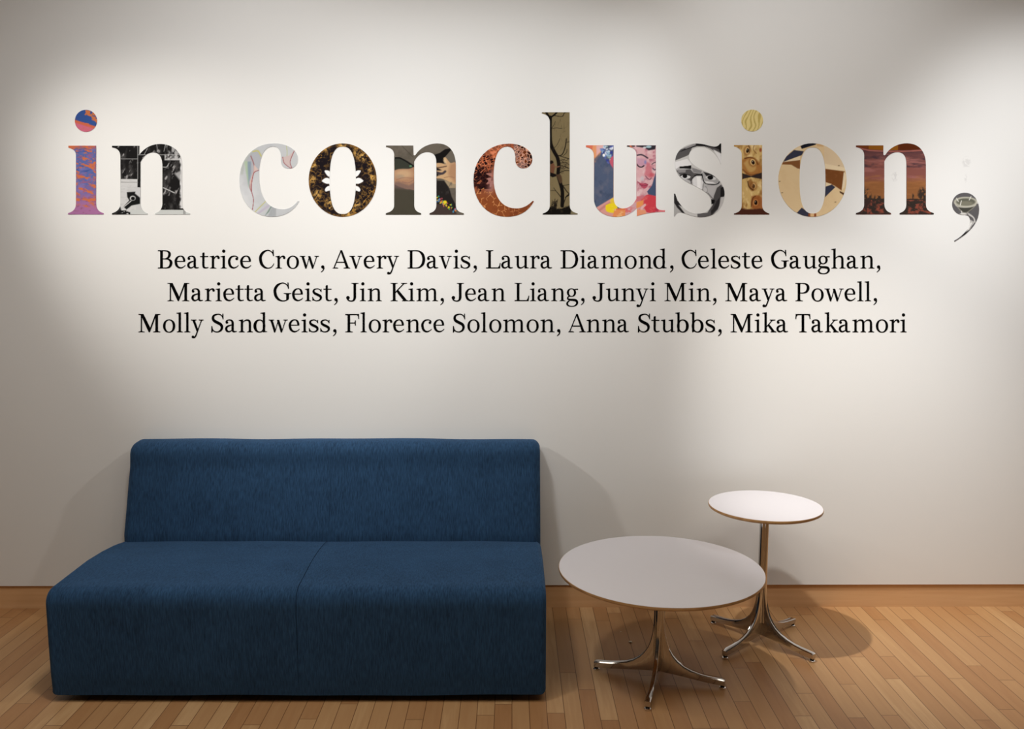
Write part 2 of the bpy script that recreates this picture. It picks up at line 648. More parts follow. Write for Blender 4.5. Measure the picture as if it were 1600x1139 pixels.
pedestal_table('large low round white table with chrome pedestal base beside the blue sofa', (0.5279, 2.9939, 0.0), -0.3179, 0.362, 0.4166)
pedestal_table('small tall round white table with chrome pedestal base near the wall', (0.9842, 3.3022, 0.0), 0.6987, 0.216, 0.5572)


def speck(name, loc, r, mat, seed, label, cat, flat=0.6, group=None):
    """a small crumpled bit"""
    rng = random.Random(seed)
    bm = bmesh.new()
    bmesh.ops.create_icosphere(bm, subdivisions=2, radius=r)
    for v in bm.verts:
        v.co *= rng.uniform(0.65, 1.2)
        v.co.z *= flat
        v.co.x *= 1.3
    zmin = min(v.co.z for v in bm.verts)
    for v in bm.verts:
        v.co.z -= zmin
    o = obj(name, bm, mat, None, 60)
    o.location = loc
    return tag(o, label, cat, group)


M_PAPER = mat_plain('pale_scrap', rgb(244, 236, 214), 0.8, 0.2)
speck('crumb', (0.468, 3.293, 0.0), 0.0062, M_PAPER, 2, 'small pale crumb on the floor behind the leg of the large low table', 'crumb', 0.45)
speck('crumb', (0.443, 3.394, 0.0), 0.0022, M_PAPER, 5, 'tiny pale crumb on the floor, nearer the wall than the bigger crumb', 'crumb', 0.5)

# ------------------------------------------------------------------ lettering: outlines


def crom(pts, n):
    """open Catmull-Rom through pts (any dimension)"""
    P = np.array(pts, float)
    P = np.vstack([2 * P[0] - P[1], P, 2 * P[-1] - P[-2]])
    out = []
    for i in range(1, len(P) - 2):
        p0, p1, p2, p3 = P[i - 1:i + 3]
        for t in np.linspace(0, 1, n, endpoint=False):
            out.append(0.5 * (2 * p1 + (p2 - p0) * t + (2 * p0 - 5 * p1 + 4 * p2 - p3) * t * t + (3 * p1 - p0 - 3 * p2 + p3) * t ** 3))
    out.append(P[-2])
    return np.array(out)


def G_stroke(pts, n=7):
    """a pen stroke: (x, y, width) knots -> list of quads"""
    Q = crom(pts, n)
    t = np.gradient(Q[:, :2], axis=0)
    t /= np.maximum(np.hypot(t[:, 0], t[:, 1])[:, None], 1e-9)
    nr = np.stack([-t[:, 1], t[:, 0]], 1) * Q[:, 2:3] * 0.5
    a, b = Q[:, :2] + nr, Q[:, :2] - nr
    return [np.array([a[i], a[i + 1], b[i + 1], b[i]]) for i in range(len(Q) - 1)]


def G_rect(x0, y0, x1, y1):
    return [np.array([(x0, y0), (x1, y0), (x1, y1), (x0, y1)], float)]


def G_poly(*pts):
    return [np.array(pts, float)]


def G_disc(cx, cy, r, n=26):
    a = np.linspace(0, 2 * math.pi, n, endpoint=False)
    return [np.stack([cx + r * np.cos(a), cy + r * np.sin(a)], 1)]


def super_ellipse(cx, cy, rx, ry, e=2.0, n=56):
    a = np.linspace(0, 2 * math.pi, n, endpoint=False)
    c, s = np.cos(a), np.sin(a)
    return np.stack([cx + rx * np.sign(c) * np.abs(c) ** (2 / e), cy + ry * np.sign(s) * np.abs(s) ** (2 / e)], 1)


def G_ring(cx, cy, rx, ry, ix, iy, icx=None, e=2.1, ei=2.2, n=40):
    o = super_ellipse(cx, cy, rx, ry, e, n)
    i = super_ellipse(cx if icx is None else icx, cy, ix, iy, ei, n)
    return [np.array([o[k], o[(k + 1) % n], i[(k + 1) % n], i[k]]) for k in range(n)]


def G_foot(xl, xr, l, r, y=0.0, up=1, h=30, br=34):
    """bracketed slab serif under (up=1) or over (up=-1) a stem"""
    f = lambda x, v: (x, y + up * v)
    return G_poly(f(xl - l, 0), f(xr + r, 0), f(xr + r, h * 0.72), f(xr + r * 0.4, h), f(xr + min(r, 8) * 0.8, h + br * 0.45), f(xr, h + br), f(xl, h + br),
                  f(xl - min(l, 8) * 0.8, h + br * 0.45), f(xl - l * 0.4, h), f(xl - l, h * 0.72))


def G_flag(xl, xr, top, l):
    """left flag serif on top of a lowercase stem"""
    return G_poly((xr, top + 9), (xr, top - 110), (xl, top - 110), (xl, top - 78), (xl - 6, top - 58), (xl - l * 0.55, top - 44), (xl - l, top - 38), (xl - l, top - 14), (xl - l * 0.2, top - 6))


def arch(x0, x1, w1=86):
    """n-arch from stem edge x0 to a right stem spanning x1..x1+w1"""
    c = x1 + w1 / 2
    return (G_stroke([(x0 - 8, 375, 30), (x0 + 50, 430, 36), (x0 + (c - x0) * 0.52, 462, 52), (c - 32, 436, 74), (c - 4, 365, w1 - 3), (c, 300, w1)]) +
            G_rect(x1, 0, x1 + w1, 305))


def glyphs():
    g = {}
    st = 88
    g['i'] = G_rect(104, 0, 190, 475) + G_flag(104, 190, 478, 76) + G_foot(104, 190, 72, 72) + G_disc(146, 657, 61)
    g['l'] = G_rect(100, 0, 186, 750) + G_flag(100, 186, 752, 80) + G_foot(100, 186, 72, 72)
    g['n'] = G_rect(104, 0, 190, 475) + G_flag(104, 190, 478, 76) + G_foot(104, 190, 72, 60) + arch(190, 406) + G_foot(406, 492, 62, 72)
    g['h'] = G_rect(98, 0, 184, 750) + G_flag(98, 184, 752, 80) + G_foot(98, 184, 72, 60) + arch(184, 398) + G_foot(398, 484, 62, 72)
    g['m'] = (G_rect(104, 0, 190, 475) + G_flag(104, 190, 478, 76) + G_foot(104, 190, 72, 58) + arch(190, 396) + G_foot(396, 482, 58, 58) +
              arch(482, 690) + G_foot(690, 776, 58, 74))
    g['r'] = (G_rect(104, 0, 190, 475) + G_flag(104, 190, 478, 76) + G_foot(104, 190, 72, 84) +
              G_stroke([(182, 360, 30), (230, 432, 40), (295, 462, 52), (345, 448, 70), (372, 405, 62)]) + G_disc(358, 402, 46))
    g['u'] = (G_rect(94, 150, 180, 475) + G_flag(94, 180, 478, 76) + G_stroke([(137, 200, 86), (138, 130, 86), (168, 48, 78), (245, 20, 52), (330, 48, 38), (400, 105, 30)]) +
              G_rect(392, 20, 478, 475) + G_flag(392, 478, 478, 84) + G_poly((392, 90), (392, 12), (415, 0), (552, 14), (552, 34), (500, 40), (478, 62), (478, 90)))
    g['a'] = (G_disc(116, 372, 50) + G_stroke([(80, 385, 36), (110, 440, 40), (205, 468, 40), (295, 440, 66), (332, 365, 84), (334, 250, 86), (334, 110, 86), (350, 45, 74), (400, 22, 52), (488, 34, 26)]) +
              G_stroke([(330, 286, 34), (225, 258, 48), (122, 205, 74), (90, 125, 86), (120, 50, 76), (190, 22, 52), (270, 52, 40), (335, 110, 30)]))
    g['b'] = (G_poly((82, 752), (168, 752), (168, 40), (120, 0), (98, -8), (82, 20)) + G_flag(82, 168, 752, 76) +
              G_ring(292, 236, 226, 250, 128, 210, 280))
    g['c'] = (G_disc(370, 366, 52) + G_stroke([(414, 392, 30), (385, 440, 38), (290, 472, 36), (165, 435, 64), (92, 330, 88), (84, 225, 92), (122, 100, 88), (205, 32, 66), (295, 28, 46), (385, 74, 32), (432, 122, 22)]))
    g['d'] = (G_ring(266, 236, 226, 250, 128, 210, 280) + G_rect(396, 20, 482, 750) + G_flag(396, 482, 752, 88) +
              G_poly((396, 90), (396, 12), (415, 0), (556, 14), (556, 34), (504, 40), (482, 62), (482, 90)))
    g['e'] = (G_rect(80, 252, 432, 286) +
              G_stroke([(402, 262, 80), (396, 340, 80), (350, 435, 64), (262, 472, 34), (160, 435, 62), (92, 335, 88), (82, 235, 92), (120, 105, 88), (208, 34, 66), (305, 28, 46), (395, 74, 32), (446, 124, 22)]))
    g['g'] = (G_ring(226, 325, 176, 162, 92, 128) + G_stroke([(330, 432, 44), (390, 446, 44), (476, 448, 48)]) +
              G_stroke([(150, 190, 36), (88, 142, 52), (92, 84, 62), (170, 54, 76), (300, 46, 86), (400, 22, 92), (440, -50, 84), (420, -120, 70), (345, -180, 44), (230, -198, 36), (110, -172, 54), (62, -105, 74), (86, -35, 58), (150, 12, 36)]))
    g['k'] = (G_rect(96, 0, 182, 750) + G_flag(96, 182, 752, 80) + G_foot(96, 182, 72, 62) + G_stroke([(170, 205, 34), (270, 315, 36), (385, 452, 36)]) +
              G_poly((296, 478), (508, 478), (508, 458), (450, 446), (340, 446), (296, 458)) + G_stroke([(240, 285, 70), (310, 195, 88), (440, 20, 92)]) + G_poly((330, 0), (545, 0), (545, 22), (500, 40), (360, 40), (330, 22)))
    g['o'] = G_ring(270, 236, 232, 252, 138, 216)
    g['s'] = (G_stroke([(372, 352, 26), (350, 410, 34), (290, 456, 34), (215, 468, 36), (118, 435, 58), (88, 368, 78), (140, 295, 92), (255, 238, 96), (348, 180, 94), (366, 105, 80), (310, 38, 54), (212, 14, 36), (120, 34, 40), (66, 110, 34), (58, 148, 24)]) +
              G_poly((362, 462), (390, 470), (392, 345), (366, 345), (350, 400)) + G_poly((48, 20), (76, 20), (110, 50), (66, 155), (40, 155)))
    g['t'] = (G_poly((108, 440), (108, 560), (128, 606), (190, 606), (190, 440)) + G_rect(24, 434, 330, 472) +
              G_stroke([(149, 460, 84), (149, 300, 84), (149, 120, 84), (172, 48, 74), (240, 22, 48), (338, 40, 28)]))
    def vee(x0, xm, x1, w=84, thin=34):
        return (G_poly((x0, 470), (x0 + w + 6, 470), (xm + 44, 70), (xm + 18, -8), (xm - 22, -8)) + G_poly((x1 - thin, 470), (x1, 470), (xm + 22, -8), (xm - 14, -8), (xm + 16, 60)))
    def tops(*xs):
        o = []
        for a, b in xs:
            o += G_poly((a, 478), (b, 478), (b, 458), (b - 40, 444), (a + 40, 444), (a, 458))
        return o
    g['v'] = vee(64, 250, 430) + tops((8, 220), (318, 490))
    g['w'] = vee(64, 236, 396) + vee(318, 490, 672) + tops((8, 210), (564, 732))
    g['y'] = (G_poly((64, 470), (152, 470), (294, 80), (262, 0), (230, 20)) + G_stroke([(416, 462, 36), (338, 250, 38), (250, 10, 44), (200, -120, 52), (150, -190, 56), (95, -196, 52)]) +
              G_disc(88, -178, 52) + tops((6, 220), (310, 488)))
    # capitals
    g['A'] = (G_poly((308, 690), (352, 690), (80, 20), (36, 20)) + G_poly((292, 692), (366, 692), (622, 20), (520, 20)) + G_rect(150, 214, 470, 254) +
              G_poly((4, 0), (218, 0), (218, 22), (160, 38), (60, 38), (4, 22)) + G_poly((420, 0), (672, 0), (672, 22), (600, 40), (490, 40), (420, 22)))
    slabL = lambda x0, x1, y0, y1: G_rect(x0, y0, x1, y1)
    g['B'] = (G_rect(124, 10, 222, 684) + slabL(38, 330, 656, 692) + slabL(38, 370, 0, 36) + G_foot(124, 222, 40, 30) + G_foot(124, 222, 40, 30, 692, -1) +
              G_stroke([(300, 673, 37), (400, 655, 52), (468, 595, 88), (474, 500, 96), (424, 408, 70), (320, 368, 38), (200, 366, 38)]) +
              G_stroke([(300, 366, 38), (430, 352, 54), (520, 280, 92), (534, 180, 102), (480, 65, 76), (370, 20, 40), (300, 18, 36)]))
    g['C'] = (G_stroke([(574, 520, 20), (530, 615, 36), (430, 678, 40), (330, 682, 46), (190, 605, 88), (104, 470, 104), (92, 345, 108), (136, 175, 104), (240, 55, 78), (365, 12, 44), (490, 40, 36), (570, 120, 30), (604, 190, 22)]) +
              G_poly((548, 706), (590, 706), (604, 470), (570, 470), (552, 560)))
    g['D'] = (G_rect(124, 10, 222, 684) + slabL(38, 400, 656, 692) + slabL(38, 400, 0, 36) + G_foot(124, 222, 40, 30) + G_foot(124, 222, 40, 30, 692, -1) +
              G_stroke([(360, 674, 36), (480, 652, 54), (600, 545, 96), (646, 400, 108), (646, 290, 108), (600, 145, 96), (480, 42, 54), (360, 18, 36)]))
    g['F'] = (G_rect(124, 10, 222, 684) + slabL(38, 545, 652, 692) + G_foot(124, 222, 86, 100) + G_foot(124, 222, 86, 20, 692, -1) +
              G_poly((480, 690), (556, 692), (566, 500), (536, 500), (520, 600), (490, 645)) + G_rect(222, 330, 420, 370) + G_poly((404, 250), (436, 250), (436, 450), (404, 450), (396, 385), (360, 365), (360, 335), (396, 315)))
    g['G'] = (G_stroke([(590, 520, 20), (545, 615, 36), (445, 678, 40), (340, 682, 46), (195, 605, 88), (106, 470, 104), (94, 345, 108), (138, 175, 104), (245, 55, 78), (375, 10, 44), (500, 24, 40), (600, 75, 34)]) +
              G_poly((566, 706), (608, 706), (622, 470), (588, 470), (570, 560)) + G_poly((520, 60), (520, 270), (624, 270), (624, 110), (612, 70), (575, 40)) + G_poly((424, 304), (712, 304), (712, 284), (650, 270), (620, 240), (520, 240), (500, 268), (424, 284)))
    g['J'] = (G_rect(300, 160, 398, 684) + G_foot(300, 398, 80, 92, 692, -1) + G_stroke([(349, 220, 98), (346, 120, 96), (306, 34, 68), (214, 2, 42), (114, 30, 50), (72, 90, 62)]) + G_disc(90, 130, 66))
    g['K'] = (G_rect(124, 10, 222, 684) + G_foot(124, 222, 86, 80) + G_foot(124, 222, 86, 80, 692, -1) + G_stroke([(215, 320, 38), (340, 460, 42), (545, 668, 40)]) +
              G_poly((434, 692), (662, 692), (662, 670), (600, 654), (490, 654), (434, 670)) + G_stroke([(285, 410, 88), (400, 260, 104), (600, 20, 108)]) + G_poly((470, 0), (712, 0), (712, 22), (655, 40), (520, 40), (470, 22)))
    g['L'] = (G_rect(124, 10, 222, 684) + slabL(38, 560, 0, 40) + G_foot(124, 222, 86, 30) + G_foot(124, 222, 86, 92, 692, -1) +
              G_poly((480, 0), (572, 0), (594, 205), (562, 205), (540, 110), (500, 50)))
    g['M'] = (G_rect(122, 10, 168, 684) + G_poly((108, 692), (222, 692), (478, 170), (464, 0), (424, 0)) + G_poly((672, 692), (730, 692), (466, 0), (428, 0), (460, 120)) + G_rect(676, 10, 774, 684) +
              G_foot(122, 168, 90, 96) + G_poly((32, 692), (180, 692), (180, 640), (122, 650), (32, 668)) + G_foot(676, 774, 84, 88) + G_poly((676, 692), (862, 692), (862, 670), (804, 656), (774, 640), (676, 640)))
    g['P'] = (G_rect(124, 10, 222, 684) + slabL(38, 340, 656, 692) + G_foot(124, 222, 86, 96) + G_foot(124, 222, 86, 30, 692, -1) +
              G_stroke([(310, 674, 36), (420, 655, 54), (506, 580, 92), (514, 460, 100), (450, 352, 74), (340, 310, 40), (200, 308, 38)]))
    g['S'] = (G_stroke([(484, 530, 20), (446, 620, 38), (375, 672, 40), (285, 682, 42), (158, 640, 72), (112, 545, 92), (150, 445, 104), (275, 368, 112), (400, 300, 108), (452, 195, 96), (410, 75, 74), (290, 12, 42), (170, 30, 40), (96, 110, 36), (72, 200, 22)]) +
              G_poly((470, 704), (506, 706), (512, 490), (480, 490), (462, 570)) + G_poly((46, -12), (82, -10), (120, 60), (84, 235), (50, 235)))
    g['T'] = (G_rect(260, 10, 358, 684) + G_foot(260, 358, 90, 90) + slabL(40, 578, 652, 692) + G_poly((24, 500), (54, 500), (72, 600), (110, 650), (140, 690), (34, 692)) + G_poly((594, 500), (564, 500), (546, 600), (508, 650), (478, 690), (584, 692)))
    g[','] = G_disc(128, 58, 62) + G_stroke([(150, 66, 60), (168, 10, 52), (140, -70, 40), (62, -142, 26)])
    for ch, dx in (('v', -34), ('y', -26), ('w', -12), ('a', -36), ('e', -18), ('t', -26), ('c', -28), ('s', -34), ('d', -48), ('b', -20), ('i', -8), ('l', -8), ('h', -10), ('r', -6), ('g', -18)):
        g[ch] = [q + np.array([dx, 0.0]) for q in g[ch]]
    return g


ADV = dict(a=504, b=560, c=454, d=575, e=484, g=510, h=582, i=293, k=535, l=287, m=880, n=591, o=539, r=410, s=432, t=346, u=576, v=497, w=738, y=493,
           A=671, B=654, C=642, D=750, F=600, G=726, J=518, K=695, L=603, M=927, P=610, S=561, T=618)
ADV[','] = 270
EM = 41.15
# the wall lettering, word by word: (text, left edge in the row)
ROWS = [
    (419.4, [('Beatrice', 246.8), ('Crow,', 404.7), ('Avery', 519.7), ('Davis,', 636.9), ('Laura', 759.4), ('Diamond,', 875.9), ('Celeste', 1064.8), ('Gaughan,', 1204.6)]),
    (470.4, [('Marietta', 261.7), ('Geist,', 427.4), ('Jin', 541.0), ('Kim,', 610.4), ('Jean', 705.7), ('Liang,', 804.0), ('Junyi', 925.7), ('Min,', 1038.3), ('Maya', 1133.3), ('Powell,', 1242.7)]),
    (519.0, [('Molly', 216.4), ('Sandweiss,', 330.1), ('Florence', 539.6), ('Solomon,', 707.6), ('Anna', 887.9), ('Stubbs,', 996.6), ('Mika', 1141.6), ('Takamori', 1242.7)]),
]


def path(s, n=10):
    """'M x y L x y C x1 y1 x2 y2 x y' -> polygon"""
    t = s.replace('Z', '').split()
    i, cur, out = 0, None, []
    while i < len(t):
        c = t[i]
        if c in 'ML':
            cur = np.array([float(t[i + 1]), float(t[i + 2])])
            out.append(cur)
            i += 3
        else:
            a, b, d = [np.array([float(t[i + 1 + 2 * k]), float(t[i + 2 + 2 * k])]) for k in range(3)]
            for u in np.linspace(0, 1, n + 1)[1:]:
                out.append((1 - u) ** 3 * cur + 3 * u * (1 - u) ** 2 * a + 3 * u * u * (1 - u) * b + u ** 3 * d)
            cur = d
            i += 7
    return np.array(out)


N1 = 'M 486 443 L 728 443 L 728 525 C 765 470 830 427 915 427 C 1020 427 1108 490 1108 620 L 1108 955 C 1108 1010 1135 1035 1180 1043 L 1180 1055 L 870 1055 L 870 1043 C 910 1033 934 1000 934 955 L 934 620 C 934 545 905 502 850 502 C 800 502 760 540 738 590 L 738 955 C 738 1000 760 1033 800 1043 L 800 1055 L 486 1055 L 486 1043 C 535 1030 560 1000 560 955 L 560 540 C 560 490 535 465 486 458 Z'
N2 = 'M 82 230 L 343 230 L 346 318 C 350 328 362 326 368 316 C 410 250 490 210 575 210 C 690 210 752 290 752 420 L 752 800 C 752 850 780 872 828 880 L 828 895 L 500 895 L 500 880 C 545 870 566 840 566 800 L 566 400 C 566 330 540 293 478 293 C 420 293 375 335 352 385 L 352 800 C 352 845 375 870 418 880 L 418 895 L 80 895 L 80 880 C 130 870 160 845 160 800 L 160 320 C 160 275 130 250 82 245 Z'
N3 = 'M 628 170 L 823 170 L 823 235 C 826 242 836 242 842 232 C 870 185 930 155 990 155 C 1080 155 1127 215 1127 310 L 1127 590 C 1127 630 1150 645 1183 653 L 1183 663 L 940 663 L 940 653 C 970 645 988 625 988 590 L 988 300 C 988 245 965 218 925 218 C 880 218 845 250 830 285 L 830 590 C 830 625 850 645 878 653 L 878 663 L 628 663 L 628 653 C 665 645 687 625 687 590 L 687 240 C 687 205 665 188 628 182 Z'
I1 = 'M 97 442 L 343 442 L 343 955 C 343 1005 365 1030 410 1042 L 410 1054 L 95 1054 L 95 1042 C 140 1030 165 1005 165 955 L 165 530 C 165 490 140 470 97 460 Z'
I2 = 'M 700 400 L 963 400 L 963 960 C 963 1005 990 1030 1030 1040 L 1030 1050 L 700 1050 L 700 1040 C 750 1030 773 1005 773 960 L 773 490 C 773 450 745 420 700 412 Z'
C1 = 'M 750 795 L 738 795 C 700 845 650 877 590 877 C 430 877 355 750 350 560 C 348 400 380 250 490 250 C 560 250 575 310 570 380 C 568 440 600 470 650 470 C 700 470 738 435 738 375 C 738 285 640 218 505 218 C 290 218 155 370 155 590 C 155 800 290 952 480 952 C 610 952 700 890 750 800 Z'
C2 = 'M 1500 765 L 1490 762 C 1450 805 1400 835 1335 835 C 1190 835 1115 720 1115 540 C 1115 360 1150 240 1245 240 C 1310 240 1328 300 1325 370 C 1325 420 1360 452 1405 450 C 1455 448 1488 410 1488 360 C 1488 275 1390 212 1265 212 C 1060 212 922 360 922 565 C 922 765 1050 915 1240 915 C 1370 915 1450 860 1503 768 Z'
L1 = 'M 100 93 L 360 93 L 360 960 C 360 1010 390 1030 435 1040 L 435 1050 L 108 1050 L 108 1040 C 150 1030 175 1005 175 960 L 175 180 C 172 140 150 112 100 103 Z'
U1 = 'M 513 402 L 772 402 L 772 890 C 772 950 800 993 860 993 C 920 993 965 950 985 900 L 985 480 C 985 440 950 418 897 414 L 897 402 L 1168 402 L 1168 960 C 1168 1000 1190 1010 1253 1010 L 1253 1025 C 1170 1025 1080 1035 990 1065 L 990 990 C 940 1040 880 1072 800 1072 C 670 1072 588 1000 588 900 L 588 500 C 588 450 560 425 513 420 Z'
S1 = 'M 580 385 L 580 577 L 573 577 C 545 480 470 415 385 415 C 320 415 278 455 278 505 C 278 580 380 620 460 660 C 560 705 612 770 612 860 C 612 1000 510 1075 395 1075 C 310 1075 250 1040 205 1030 C 175 1025 155 1045 148 1068 L 138 1068 L 138 855 L 150 855 C 175 960 260 1042 360 1042 C 440 1042 488 1000 488 940 C 488 860 420 830 330 780 C 230 735 147 690 147 570 C 147 450 240 385 340 385 C 420 385 470 412 515 415 C 545 415 560 400 568 385 Z'
Q1 = 'M 1330 850 C 1420 800 1455 730 1440 690 C 1430 660 1400 668 1380 665 C 1340 660 1315 625 1315 590 C 1315 540 1355 508 1405 508 C 1465 508 1507 560 1507 630 C 1507 730 1430 800 1332 858 Z'
# drawing frames of the letters: (origin x, origin y, scale)
FA, FB, FC = (90, 150, 5.6962), (350, 190, 6.4), (590, 190, 6.1538)
FD, FE, FF = (830, 160, 5.9955), (1030, 160, 5.9947), (1200, 190, 4.5714)

# ------------------------------------------------------------------ lettering: the pictures printed inside the big letters


def hash2(ix, iy, seed):
    h = (ix.astype(np.int64) * 374761393 + iy.astype(np.int64) * 668265263 + seed * 974711) & 0x7fffffff
    h = ((h ^ (h >> 13)) * 1274126177) & 0x7fffffff
    return ((h ^ (h >> 16)) & 0xffff) / 65535.0


class Paint:
    """paints sRGB colours on scattered points (x, y)"""

    def __init__(s, x, y, bg):
        s.x, s.y = np.asarray(x, float), np.asarray(y, float)
        s.c = np.tile(np.array(bg, float) / 255, (len(s.x), 1))

    def noise(s, sx, sy, octv=4, seed=0, rot=0.0):
        c, n = math.cos(rot), math.sin(rot)
        u0, v0 = (s.x * c + s.y * n) / sx, (-s.x * n + s.y * c) / sy
        tot, amp, nrm = 0, 1.0, 0
        for o in range(octv):
            u, v = u0 * 2 ** o + 17.3 * o, v0 * 2 ** o + 5.1 * o
            iu, iv = np.floor(u), np.floor(v)
            fu, fv = u - iu, v - iv
            fu, fv = fu * fu * (3 - 2 * fu), fv * fv * (3 - 2 * fv)
            h = lambda a, b: hash2(iu + a, iv + b, seed + o)
            tot = tot + amp * ((h(0, 0) * (1 - fu) + h(1, 0) * fu) * (1 - fv) + (h(0, 1) * (1 - fu) + h(1, 1) * fu) * fv)
            nrm += amp
            amp *= 0.55
        return tot / nrm

    def mix(s, a, col):
        a = np.clip(a, 0, 1)[:, None]
        s.c = s.c * (1 - a) + a * np.array(col, float) / 255

    def segd(s, a, b):
        ax, ay, bx, by = *a, *b
        dx, dy = bx - ax, by - ay
        t = np.clip(((s.x - ax) * dx + (s.y - ay) * dy) / max(dx * dx + dy * dy, 1e-9), 0, 1)
        return np.hypot(s.x - ax - t * dx, s.y - ay - t * dy)

    def line(s, pts, w, col, al=1.0, soft=3.0):
        d = np.full(len(s.x), 1e9)
        for a, b in zip(pts[:-1], pts[1:]):
            d = np.minimum(d, s.segd(a, b))
        s.mix(al * np.clip((w / 2 - d) / soft + 0.5, 0, 1), col)

    def curve(s, pts, w, col, al=1.0, soft=3.0):
        s.line([tuple(p) for p in crom(pts, 5)], w, col, al, soft)

    def inside(s, pts):
        r = np.zeros(len(s.x), bool)
        k = len(pts)
        for i in range(k):
            (x0, y0), (x1, y1) = pts[i], pts[(i + 1) % k]
            if y0 == y1:
                continue
            r ^= ((y0 > s.y) != (y1 > s.y)) & (s.x < (x1 - x0) * (s.y - y0) / (y1 - y0) + x0)
        return r

    def poly(s, pts, col, al=1.0, soft=4.0):
        d = np.full(len(s.x), 1e9)
        for i in range(len(pts)):
            d = np.minimum(d, s.segd(pts[i], pts[(i + 1) % len(pts)]))
        d = np.where(s.inside(pts), d, -d)
        s.mix(al * np.clip(d / soft + 0.5, 0, 1), col)

    def blob(s, pts, col, al=1.0, soft=5.0):
        P = np.vstack([pts, pts[:1]])
        s.poly([tuple(p) for p in crom(P, 4)[:-1]], col, al, soft)

    def ell(s, cx, cy, rx, ry, col, al=1.0, soft=4.0, rot=0.0):
        c, n = math.cos(rot), math.sin(rot)
        u, v = (s.x - cx) * c + (s.y - cy) * n, -(s.x - cx) * n + (s.y - cy) * c
        d = (1 - np.hypot(u / rx, v / ry)) * min(rx, ry)
        s.mix(al * np.clip(d / soft + 0.5, 0, 1), col)

    def cells(s, n, box, seed):
        """two nearest distances to n random sites (a crazed, cracked surface)"""
        g = np.random.default_rng(seed)
        q = np.stack([g.uniform(box[0], box[2], n), g.uniform(box[1], box[3], n)], 1)
        d1, d2 = np.full(len(s.x), 1e9), np.full(len(s.x), 1e9)
        idx = np.zeros(len(s.x), int)
        for k, (a, b) in enumerate(q):
            d = np.hypot(s.x - a, s.y - b)
            idx = np.where(d < d1, k, idx)
            d2 = np.minimum(d2, np.maximum(d, d1))
            d1 = np.minimum(d1, d)
        return d1, d2, g.uniform(0, 1, n)[idx]


def pic_sunset(x, y):
    p = Paint(x, y, (92, 104, 164))
    a = p.noise(70, 60, 4, 3)
    p.mix((a - 0.45) * 3, (128, 118, 178))
    p.mix(np.clip((y - 760) / 220, 0, 1) * 0.95, (172, 112, 158))
    p.mix((p.noise(90, 26, 3, 8, -0.2) - 0.55) * 4 * (y < 760), (64, 86, 150))
    for sd, cut in ((11, 0.56), (23, 0.60)):
        n = p.noise(70, 26, 4, sd, 0.35)
        p.mix((n - cut) * 16 * np.clip((1010 - y) / 90, 0, 1), (204, 112, 72))
    p.mix(np.clip((478 - y) / 26, 0, 1) * (y > 400) * 0.9, (206, 108, 70))
    p.mix((p.noise(26, 14, 2, 31) - 0.6) * 5, (150, 96, 132))
    dot = y < 340
    p.c[dot] = np.array([56, 84, 148]) / 255
    n = p.noise(60, 28, 4, 41, 0.2)
    p.mix(dot * (n - 0.56) * 16, (200, 116, 74))
    edge = 238 + (x - 250) * 0.32
    p.mix(dot * np.clip((y - edge) / 8, 0, 1), (206, 104, 76))
    p.mix(dot * np.clip((y - edge - 22) / 14, 0, 1) * (0.55 + 0.5 * p.noise(22, 14, 2, 9)), (204, 108, 144))
    return p.c


def pic_ink_print(x, y):
    p = Paint(x, y, (29, 28, 28))
    p.mix((p.noise(50, 90, 4, 4) - 0.52) * 2.2, (96, 94, 94))
    p.mix((p.noise(24, 60, 4, 9, 0.5) - 0.66) * 7, (170, 168, 168))
    p.mix((y > 742) * (x < 712) * 1.0, (212, 212, 212))
    p.mix((y > 742) * (x < 712) * (p.noise(40, 12, 3, 6) - 0.5) * 1.4, (170, 170, 170))
    p.mix((y > 815) * (x >= 700) * (x < 860), (205, 205, 206))
    p.line([(560, 768), (716, 768)], 5, (150, 150, 150))
    p.poly([(618, 856), (694, 852), (690, 868), (735, 905), (735, 960), (660, 975), (615, 1010), (588, 985), (640, 930), (622, 900)], (26, 26, 26), 1, 8)
    p.ell(670, 910, 26, 22, (215, 215, 215), 1, 6)
    p.ell(672, 912, 18, 16, (20, 20, 20), 1, 6)
    p.line([(575, 1000), (655, 935)], 8, (200, 200, 200))
    p.mix((y > 1018) * (x < 650) * np.clip((p.noise(26, 16, 3, 15) - 0.42) * 12, 0, 1), (24, 24, 24))
    p.poly([(486, 1058), (486, 1036), (560, 985), (580, 1058)], (26, 26, 26), 0.85, 8)
    p.mix((y > 1012) * (x > 650), (206, 210, 208))
    p.mix((y > 1012) * (x > 1120) * (x < 1142) * 0.5, (120, 120, 120))
    for a, b in (((562, 560), (714, 560)), ((714, 445), (714, 740)), ((714, 524), (1108, 524)), ((884, 430), (890, 500)), ((962, 428), (948, 492)), ((800, 470), (772, 520))):
        p.line([a, b], 5, (176, 176, 176), 0.9)
    n = p.noise(22, 34, 3, 27)
    p.mix((x > 950) * (y < 520) * np.clip((n - 0.3) * 4, 0, 1) * np.clip((x - 950) / 40, 0, 1) * 0.85, (196, 196, 196))
    p.mix((x > 955) * (y > 520) * (y < 570) * np.clip((n - 0.35) * 5, 0, 1) * 0.9, (205, 205, 205))
    p.mix(np.clip((x - 1086 + 22 * (n - 0.5)) / 12, 0, 1) * (y > 540) * (y < 1000), (226, 226, 226))
    p.poly([(1040, 690), (1108, 660), (1108, 780), (1080, 740)], (200, 200, 200), 0.8, 16)
    p.line([(940, 815), (1042, 862)], 7, (205, 205, 205))
    p.curve([(936, 632), (970, 632), (992, 600)], 6, (190, 190, 190))
    return p.c


